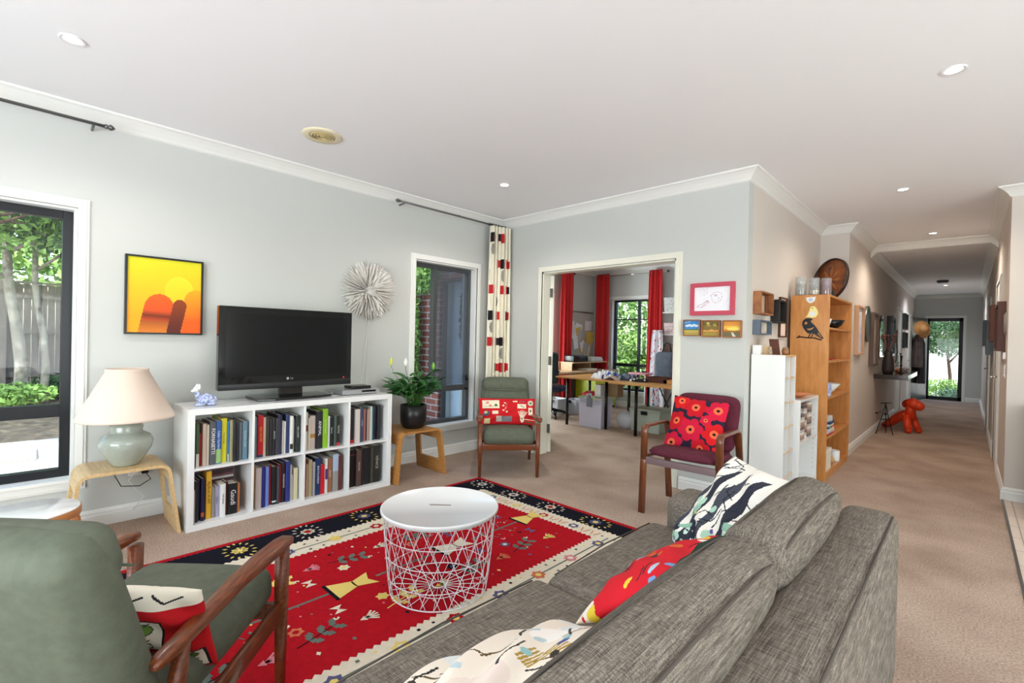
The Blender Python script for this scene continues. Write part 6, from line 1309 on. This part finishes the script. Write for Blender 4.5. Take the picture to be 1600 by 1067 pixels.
# desk along the left office wall
t=thing('corner_desk','pale wood desk along the office left wall below the pinboard','desk',(-5.27,7.30,0)); M_deskw=mat('desk_oak',(206,170,130),.4,rgb2=(186,148,108),vs=5)
bevel(MB().box(-.31,.31,-1.3,.92,.70,.73).obj('desk_top',M_deskw,t),.003)
for y in (-1.25,.85): MB().box(-.3,.28,y-.015,y+.015,0,.70).obj('desk_side',M_white,t)
bevel(MB().box(-.31,.12,-.30,.90,.865,.885).obj('raised_shelf',M_deskw,t),.002); 
for y in (-.28,.3,.88): MB().box(-.3,.08,y-.01,y+.01,.7305,.865).obj('shelf_support',M_deskw,t)
t=thing('printer','low black printer on the raised desk shelf','printer',(-5.33,7.28,.8855)); MB().rbox(-.16,.16,-.22,.22,0,.12,.02).obj('printer_body',M_black,t); MB().box(.12,.1601,-.15,.15,.02,.045).obj('paper_slot',M_frame,t)
t=thing('scanner','flat grey-white scanner beside the black printer','scanner',(-5.33,7.80,.8855)); MB().rbox(-.15,.16,-.2,.2,0,.055,.01).obj('scanner_body',mat('putty_plastic',(206,206,196),.5),t); MB().rbox(-.15,.15,-.19,.19,.056,.085,.01).obj('scanner_lid',mat('putty_plastic',(206,206,196),.5),t)
o=MB().box(-.10,.12,-.16,.16,0,.03).obj('paper_ream',M_pages,None,(-5.20,7.5,.7305)); tag(o,'stack of paper under the raised desk shelf','paper stack')
t=thing('lime_cabinet','lime green office pedestal under the desk','cabinet',(-5.15,7.75,0)); bevel(MB().box(-.25,.20,-.32,.40,.04,.66).obj('cabinet_body',mat('lime_paint',(188,202,44),.4),t),.003); MB().box(-.23,.18,-.30,.38,0,.04).obj('plinth',M_black,t); MB().box(.2,.204,-.0,.004,.04,.66).obj('door_gap',M_frame,t); 
for k in (-.05,.05): MB().cyl((.2,k,.4),(.22,k,.4),.01,n=10).obj('knob',M_chrome,t)
crate('storage_crate','white drawer crate with a red lid below the desk',-5.22,6.62,.30,.30,.26,1,mat('milky_plastic',(222,224,228),.4),mat('red_plastic',(200,50,46),.4))
def office_chair():
    t=thing('office_chair','dark blue swivel office chair at the left desk','office chair',(-5.02,6.22,0),R(20)); F=mat('navy_seat_cloth',(34,40,66),.8,var=.15,vs=60); Fg=mat('dark_back_cloth',(40,52,56),.8,var=.15,vs=60)
    MB().rbox(-.24,.24,-.22,.23,.44,.52,.035,seg=4,n=3,puff=.01).obj('seat',F,t)
    mb=MB().rbox(-.20,.20,-.035,.035,-.25,.25,.034,seg=4,n=4,puff=.012); M=Matrix.Translation((0,-.27,.83))@Matrix.Rotation(R(8),4,'X'); mb.v=[tuple(M@Vector(p)) for p in mb.v]; mb.obj('backrest',Fg,t)
    MB().tube([(0,-.05,.42),(0,-.26,.42),(0,-.33,.5),(0,-.31,.72)],.02,8).obj('back_bar',M_black,t); MB().cyl((0,0,.10),(0,0,.44),.028).obj('gas_column',M_black,t)
    for k in range(5):
        a=2*PI*k/5+.3; c=(math.cos(a)*.29,math.sin(a)*.29); MB().tube([(0,0,.12),(c[0]*.6,c[1]*.6,.10),(c[0],c[1],.07)],[.03,.024,.018],8).obj('base_spoke',M_black,t)
        MB().cyl((c[0]-.012,c[1],.028),(c[0]+.012,c[1],.028),.028,n=14).obj('castor',M_black,t)
office_chair()
t=thing('keyboard_tray','small monitor and keyboard at the near end of the desk','computer',(-5.3,6.30,.7305)); MB().box(-.02,.0,-.2,.2,.08,.34).obj('monitor',M_black,t); MB().cyl((-.01,0,0),(-.01,0,.09),.02).obj('stand',M_black,t); MB().rbox(.1,.24,-.2,.2,0,.02,.004).obj('keyboard',M_frame,t)
# pinboard with papers
t=thing('pinboard','grey pinboard covered in white papers on the office left wall','pinboard',(-5.598,7.82,1.36)); MB().box(0,.02,-.42,.40,-.48,.48).obj('board',mat('pinboard_felt',(180,180,172),.9),t); MB().box(0.0005,.028,-.43,.41,.48,.50).obj('board_rail',M_steel,t)
r_=random.Random(12)
for k in range(16):
    w_,h_=r_.uniform(.14,.26),r_.uniform(.18,.32); y_,z_=r_.uniform(-.33,.28),r_.uniform(-.30,.34); c_=r_.choice([(240,240,240),(226,226,222),(210,206,200),(236,214,206),(190,186,180),(236,236,240)]) if k%5 else (220,190,90)
    M=Matrix.Translation((.022+.0012*k,y_,z_))@Matrix.Rotation(r_.uniform(-.5,.5),4,'X'); MB().box(0,.0008,-w_/2,w_/2,-h_/2,h_/2,M=M).obj('pinned_paper',mat('paper_%d'%c_[0],c_,.8,var=.12,vs=40),t)
# red curtains and rods
def rodc(label,p0,p1,z):
    t=thing('curtain_rod',label,'curtain rod',((p0[0]+p1[0])/2,(p0[1]+p1[1])/2,z)); d=Vector((p1[0]-p0[0],p1[1]-p0[1],0))/2; MB().cyl(-d,d,.010,n=10).obj('rod',M_chrome,t)
    for s in (-1,1): MB().ball(d*s,.02,10).obj('finial',M_blackm,t)
rodc('chrome rod over the office back window',(-5.45,8.18),(-3.95,8.18),2.58); rodc('chrome rod over the office side window',(-5.48,5.4),(-5.48,7.42),2.56)
curtain('red_curtain','plain red curtain on the office side window, leftmost seen through the doorway',(-5.44,6.98),(-5.44,7.34),2.60,.05,3.5,.035,mt=M_red,group='red office curtains',N=90,Mz=20,seed=1)
curtain('red_curtain','plain red curtain in the back left corner of the office',(-5.46,8.14),(-5.16,8.14),2.62,.05,3,.035,mt=M_red,group='red office curtains',N=90,Mz=20,seed=2,wb=1.15)
curtain('red_curtain','plain red curtain at the right of the office back window',(-4.30,8.14),(-4.04,8.14),2.62,.05,3,.035,mt=M_red,group='red office curtains',N=90,Mz=20,seed=3,wb=1.25)
# right hand shelves against the back wall
t=thing('wall_shelves','white wire wall shelves loaded with baskets, right of the office window','shelf',(-3.62,8.14,0)); 
for z in (1.80,1.41,1.0): MB().box(-.30,.50,-.20,.155,z,z+.02).obj('shelf_board',M_white,t)
for x in (-.2,.4): MB().box(x-.012,x+.012,.13,.158,.4,2.2).obj('shelf_rail',M_white,t)
def basket(x,z,label,c,h=.2):
    t=thing('storage_basket',label,'basket',(x,8.08,z),0,'baskets on the white wire shelves'); MB().prism([(-.09,0),(.09,0),(.115,h),(-.115,h)],-.12,.12,'y').obj('basket_body',mat('basket_%d_%d'%(c[0],int(h*100)),c,.6,var=.25,vs=30),t)
basket(-3.80,1.8205,'pale grey mottled basket on the top white wire shelf',(206,206,204),.26); basket(-3.79,1.4305,'white and red patterned basket on the middle white wire shelf',(216,190,192),.2); basket(-3.80,1.0205,'brown hanging basket stuff on the lowest white wire shelf',(126,104,96),.24)
basket(-3.52,1.8205,'right-hand grey tub on the top white wire shelf, mostly hidden by the doorway',(196,200,204),.24); basket(-3.5,1.4305,'right-hand tub on the middle white wire shelf, hidden by the doorway',(186,190,196),.2)
c=Canvas(160,300,(236,232,240)); rr=random.Random(2)
for _ in range(110): c.ell(rr.random(),rr.random(),.025,.018,rr.choice([(206,60,90),(110,120,170),(230,150,170),(120,170,160),(190,50,70)]),rr.random()*3)
curtain('floral_cloth','white floral printed cloth hanging before the right red curtain',(-4.06,7.86),(-3.88,7.86),1.50,.01,2,.03,canv=c,N=60,Mz=100,wb=1.9,seed=9)
t=thing('grey_bag','grey-blue hanging bag at the doorway right edge in the office','bag',(-3.55,7.30,.62)); MB().rbox(-.12,.2,-.1,.1,0,.50,.05,seg=4,n=3,puff=.02).obj('bag_body',mat('slate_cloth',(92,98,112),.85,var=.2,vs=14,bump=.3,bs=20),t); MB().tube([(-.05,0,.48),(0,0,.66),(.08,0,.66),(.12,0,.48)],.008,6).obj('bag_strap',M_black,t)
t=thing('bag_stand','black metal stand holding the grey bag','stand',(-3.5,7.30,0)); MB().tube([(-.15,0,.01),(0,0,.30),(.15,0,.60)],.012,6).tube([(.15,0,.01),(0,0,.30),(-.15,0,.60)],.012,6).obj('cross_legs',M_blackm,t); MB().box(-.16,.16,-.08,.08,.60,.615).obj('stand_top',M_blackm,t)
t=thing('pink_stool','pink-topped stool below the hanging floral cloth','stool',(-4.10,7.52,0)); MB().rbox(-.16,.18,-.13,.13,.72,.75,.01).obj('stool_seat',mat('pink_vinyl',(226,150,164),.4),t)
for x in (-.13,.15):
    for y in (-.1,.1): MB().cyl((x,y,0),(x,y,.72),.012,n=10).obj('leg',M_white,t)
# ================================================================ OUTSIDE
def ground(name,m,x0,x1,y0,y1,z,k=None): return struct(MB().box(x0,x1,y0,y1,z-.1,z).obj(name,m))
ground('ground_paving',M_conc,-8.6,-4.36,-8,3.2,-.15); ground('ground_brick_path',M_paver,-8.6,-4.36,3.2,4.4,-.151); ground('ground_brick_path_far',M_paver,-9.5,-5.86,4.4,9,-.152)
q=MB(); q.add([(-8.6,-9,-.15),(-8.6,12,-.15),(-11.2,12,.2),(-11.2,-9,.2),(-30,12,.2),(-30,-9,.2)],[(0,1,2,3),(3,2,4,5)]); struct(q.obj('ground_garden_bed',M_soil))
ground('ground_rear_garden',M_soil,-14,6,8.56,14,-.15) if False else None
struct(MB().box(-13,-1.15,8.56,30,-.3,-.2).obj('ground_rear_garden',M_soil)); struct(MB().box(-8,8,16.16,40,-.25,-.12).obj('ground_front_garden',mat('front_gravel',(224,216,206),.9)))
struct(MB().box(4.46,14,-12,5,-.3,-.2).box(-4.3,4.4,-14,-3.46,-.3,-.2).obj('ground_rear_terrace',M_conc))
t=thing('timber_fence','weathered grey timber paling fence across the side garden','fence',(-11.8,0,.18))
f=MB(); r_=random.Random(1); y=-6.5
while y<7.5: f.box(-.012-.006*(int(y*10)%2),.012,y,y+.095,0,1.86+r_.uniform(-.01,.01)); y+=.1
f.obj('palings',M_fence,t)
for z in (.25,1.0,1.62): MB().box(.012,.06,-6.5,7.5,z,z+.09).obj('fence_rail',M_fence,t)
for y in (-5,-2.6,-.2,2.2,4.6): MB().box(.06,.15,y,y+.1,0,1.9).obj('fence_post',M_fence,t)
MB().box(-.03,.07,-6.5,7.5,1.87,1.90).obj('fence_cap',M_fence,t)
def trunk_tree(label,base,top,r0,kids=(),leafc=None,n=0,rad=None,size=.06,m=M_leafb,seed=0,group=None,name='garden_tree',bark=None):
    t=thing(name,label,'tree',base,0,group); b=Vector(base); d=Vector(top)-b; pts=[d*q+Vector((.04*math.sin(5*q),.05*math.sin(7*q),0)) for q in (0,.2,.4,.6,.8,1)]
    g=MB().tube(pts,[r0*(1-.5*q) for q in (0,.2,.4,.6,.8,1)],10)
    for (q,dx,dy,dz,rr) in kids: p=d*q; g.tube([p,p+Vector((dx,dy,dz))*.5+Vector((0,0,.05)),p+Vector((dx,dy,dz))],[rr,rr*.7,rr*.4],7)
    g.obj('trunk',bark or M_bark,t)
    if n: mb=MB(); leaves(mb,n,Vector(leafc)-b,rad,size,seed=seed); mb.obj('foliage',m,t)
    return t
M_brn=mat('brown_bark',(110,84,66),.9,rgb2=(70,54,44),vs=10)
trunk_tree('pale dappled trunk with leafy crown, left one in front of the fence',(-10.4,.06,.10),(-10.4,-.10,3.2),.085,[(.75,.6,1.0,.7,.03),(.6,.3,-1.2,.9,.03),(.85,1.2,.5,.3,.025)],(-9.8,-.3,3.2),6500,(1.7,2.3,.85),.065,seed=1,group='pale trunked garden trees')
trunk_tree('slimmer pale trunk with leafy crown, right one in front of the fence',(-10.4,.31,.10),(-10.5,.22,3.1),.055,[(.7,.7,.9,.8,.025),(.8,.5,-.8,.6,.02)],(-9.6,1.2,3.1),5200,(1.6,1.8,.8),.065,m=M_leafd,seed=2,group='pale trunked garden trees')
trunk_tree('brown branched tree reaching across the left window top',(-7.6,-1.8,-.15),(-7.0,-1.0,2.3),.07,[(.85,.1,1.2,.55,.035),(.7,.2,1.35,.9,.03),(.95,-.1,1.1,.2,.02)],(-7.3,-.7,3.0),3800,(1.0,1.5,.55),.05,m=M_leafd,seed=3,bark=M_brn)
def bush(label,c,rad,n,size,m,seed,name='garden_shrub',cat='shrub',group=None,stem=True):
    t=thing(name,label,cat,(c[0],c[1],c[2]-rad[2]),0,group); mb=MB(); leaves(mb,n,(0,0,rad[2]),rad,size,seed=seed,hollow=.1); mb.obj('foliage',m,t)
    if stem: g=MB(); [g.tube([(0,0,0),(math.cos(a)*rad[0]*.3,math.sin(a)*rad[1]*.3,rad[2]*1.2)],[.02,.008],6) for a in (0,2,4)]; g.obj('stems',M_brn,t)
    return t
bush('bright green clump at the foot of the pale trunks',(-10.1,-.02,.3),(.35,.5,.18),900,.045,M_leafb,4); bush('low shrub at the fence foot right of the trunks',(-10.7,.6,.35),(.4,.5,.22),800,.045,M_leafd,5)
bush('distant tree crown rising above the fence',(-15.5,1.2,3.2),(1.6,4.5,1.6),5200,.12,M_leafb,6,name='distant_tree',cat='tree')
bush('ivy patch climbing beside the left window edge outside',(-4.7,.46,.35),(.12,.14,.5),500,.03,M_leafi,7,stem=False)
o=MB().prism([(-.05,-.02),(.05,0),(.06,.5),(-.02,.55),(-.08,.3)],-.03,.03,'y').obj('teal_cloth',mat('teal_plastic',(40,160,150),.5),None,(-5.9,.42,-.13)); tag(o,'teal folded item standing outside at the left window edge','garden item')
# big pale pots outside window one
for k,(yy,lab) in enumerate(((-.02,'large pale stone slab block outside the left window'),)):
    o=bevel(MB().box(-.3,.3,-.25,.2,0,.12).obj('stone_block',M_conc,None,(-7.6,yy,-.149)),.01); tag(o,lab,'stone')
# ivy on the brick corner beyond the side window, vines on the right
bush('ivy mass cascading over the brick corner outside the side window',(-5.86,3.85,1.0),(.18,.12,1.15),2600,.035,M_leafi,8,stem=False)
bush('lower ivy and ground cover beside the brick path',(-5.35,3.75,.02),(.42,.25,.17),1500,.035,M_leafi,9,stem=False)
bush('thin climber on the brick wall right of the office front window',(-4.72,4.0,1.55),(.05,.03,.45),340,.03,M_leafi,10,stem=False)
bush('pale leafy tree behind the ivied corner',(-9.5,7.0,2.5),(1.5,2.2,1.7),5200,.10,M_leafb,11,name='distant_tree',cat='tree')
bush('second leafy tree further behind the ivied corner',(-12.5,8.5,2.6),(2.0,3,2.4),5000,.13,M_leafd,12,name='distant_tree',cat='tree')
o=MB().rbox(-.1,.1,-.1,.1,0,.22,.03).obj('pink_bucket',mat('pink_plastic',(232,120,160),.4),None,(-7.6,5.1,-.15)); tag(o,'small pink bucket on the brick path outside the side window','bucket')
# garden seen through office window
bush('bright hedge close outside the office back window, lower part',(-5.6,10.2,.7),(1.5,.7,.95),5200,.06,M_leafb,13,name='garden_hedge',cat='hedge')
bush('darker leafy shrub right of the bright hedge outside the office window',(-4.6,10.5,1.0),(1.1,.7,1.0),4200,.06,M_leafd,14,name='garden_hedge',cat='hedge')
trunk_tree('tall tree with open pale crown outside the office back window',(-6.2,12.5,-.2),(-6.1,12.4,3.2),.10,[(.6,.8,0,.9,.03),(.7,-.8,.2,.8,.03)],(-6.3,12.3,2.6),5200,(2.6,1.2,1.5),.08,m=M_leafb,seed=15,bark=M_brn)
bush('leafy shrub outside the office side window',(-7.6,8.2,1.3),(.9,1.6,1.5),3600,.07,M_leafd,16)
# front garden seen through the front door
trunk_tree('dark-leaved small tree standing in the bright front garden',(-.40,19.2,-.12),(-.38,19.2,1.3),.055,[(.7,.45,.1,.55,.03),(.85,-.5,0,.5,.025)],(-.42,19.2,1.75),5200,(1.15,.8,.72),.05,m=M_leafd,seed=17,bark=M_brn)
bush('low bright shrubs at the foot of the front garden tree',(-.42,18.5,.12),(.95,.4,.33),2600,.04,M_leafb,18); bush('grey-green low shrub outside the front door threshold',(-.15,17.7,.02),(.5,.25,.22),1500,.03,M_leafi,19)
bush('pale tree crown high behind the front garden tree',(-.2,23,3.0),(2.4,1,1.7),4200,.10,M_leafb,20,name='distant_tree',cat='tree')
struct(MB().box(-6,6,27,27.2,-.2,2.0).obj('ground_far_wall',mat('pale_render',(236,232,226),.9)))
o=bevel(MB().box(-5.7,-4.45,3.55,4.02,-.15,-.03).obj('ground_step',mat('pale_step',(222,220,216),.7)),.01); struct(o)
for k,(cx,cz,rx,rz_,n_) in enumerate(((-5.42,2.25,.38,.38,1700),(-5.66,1.1,.13,1.05,1500))):
    bush(('bright vine hanging under the eaves at the brick corner','vine strand running down the brick corner')[k],(cx,3.90,cz),(rx,.07,rz_),n_,.04,M_leafb,30+k,name='climbing_vine',cat='vine',stem=False)
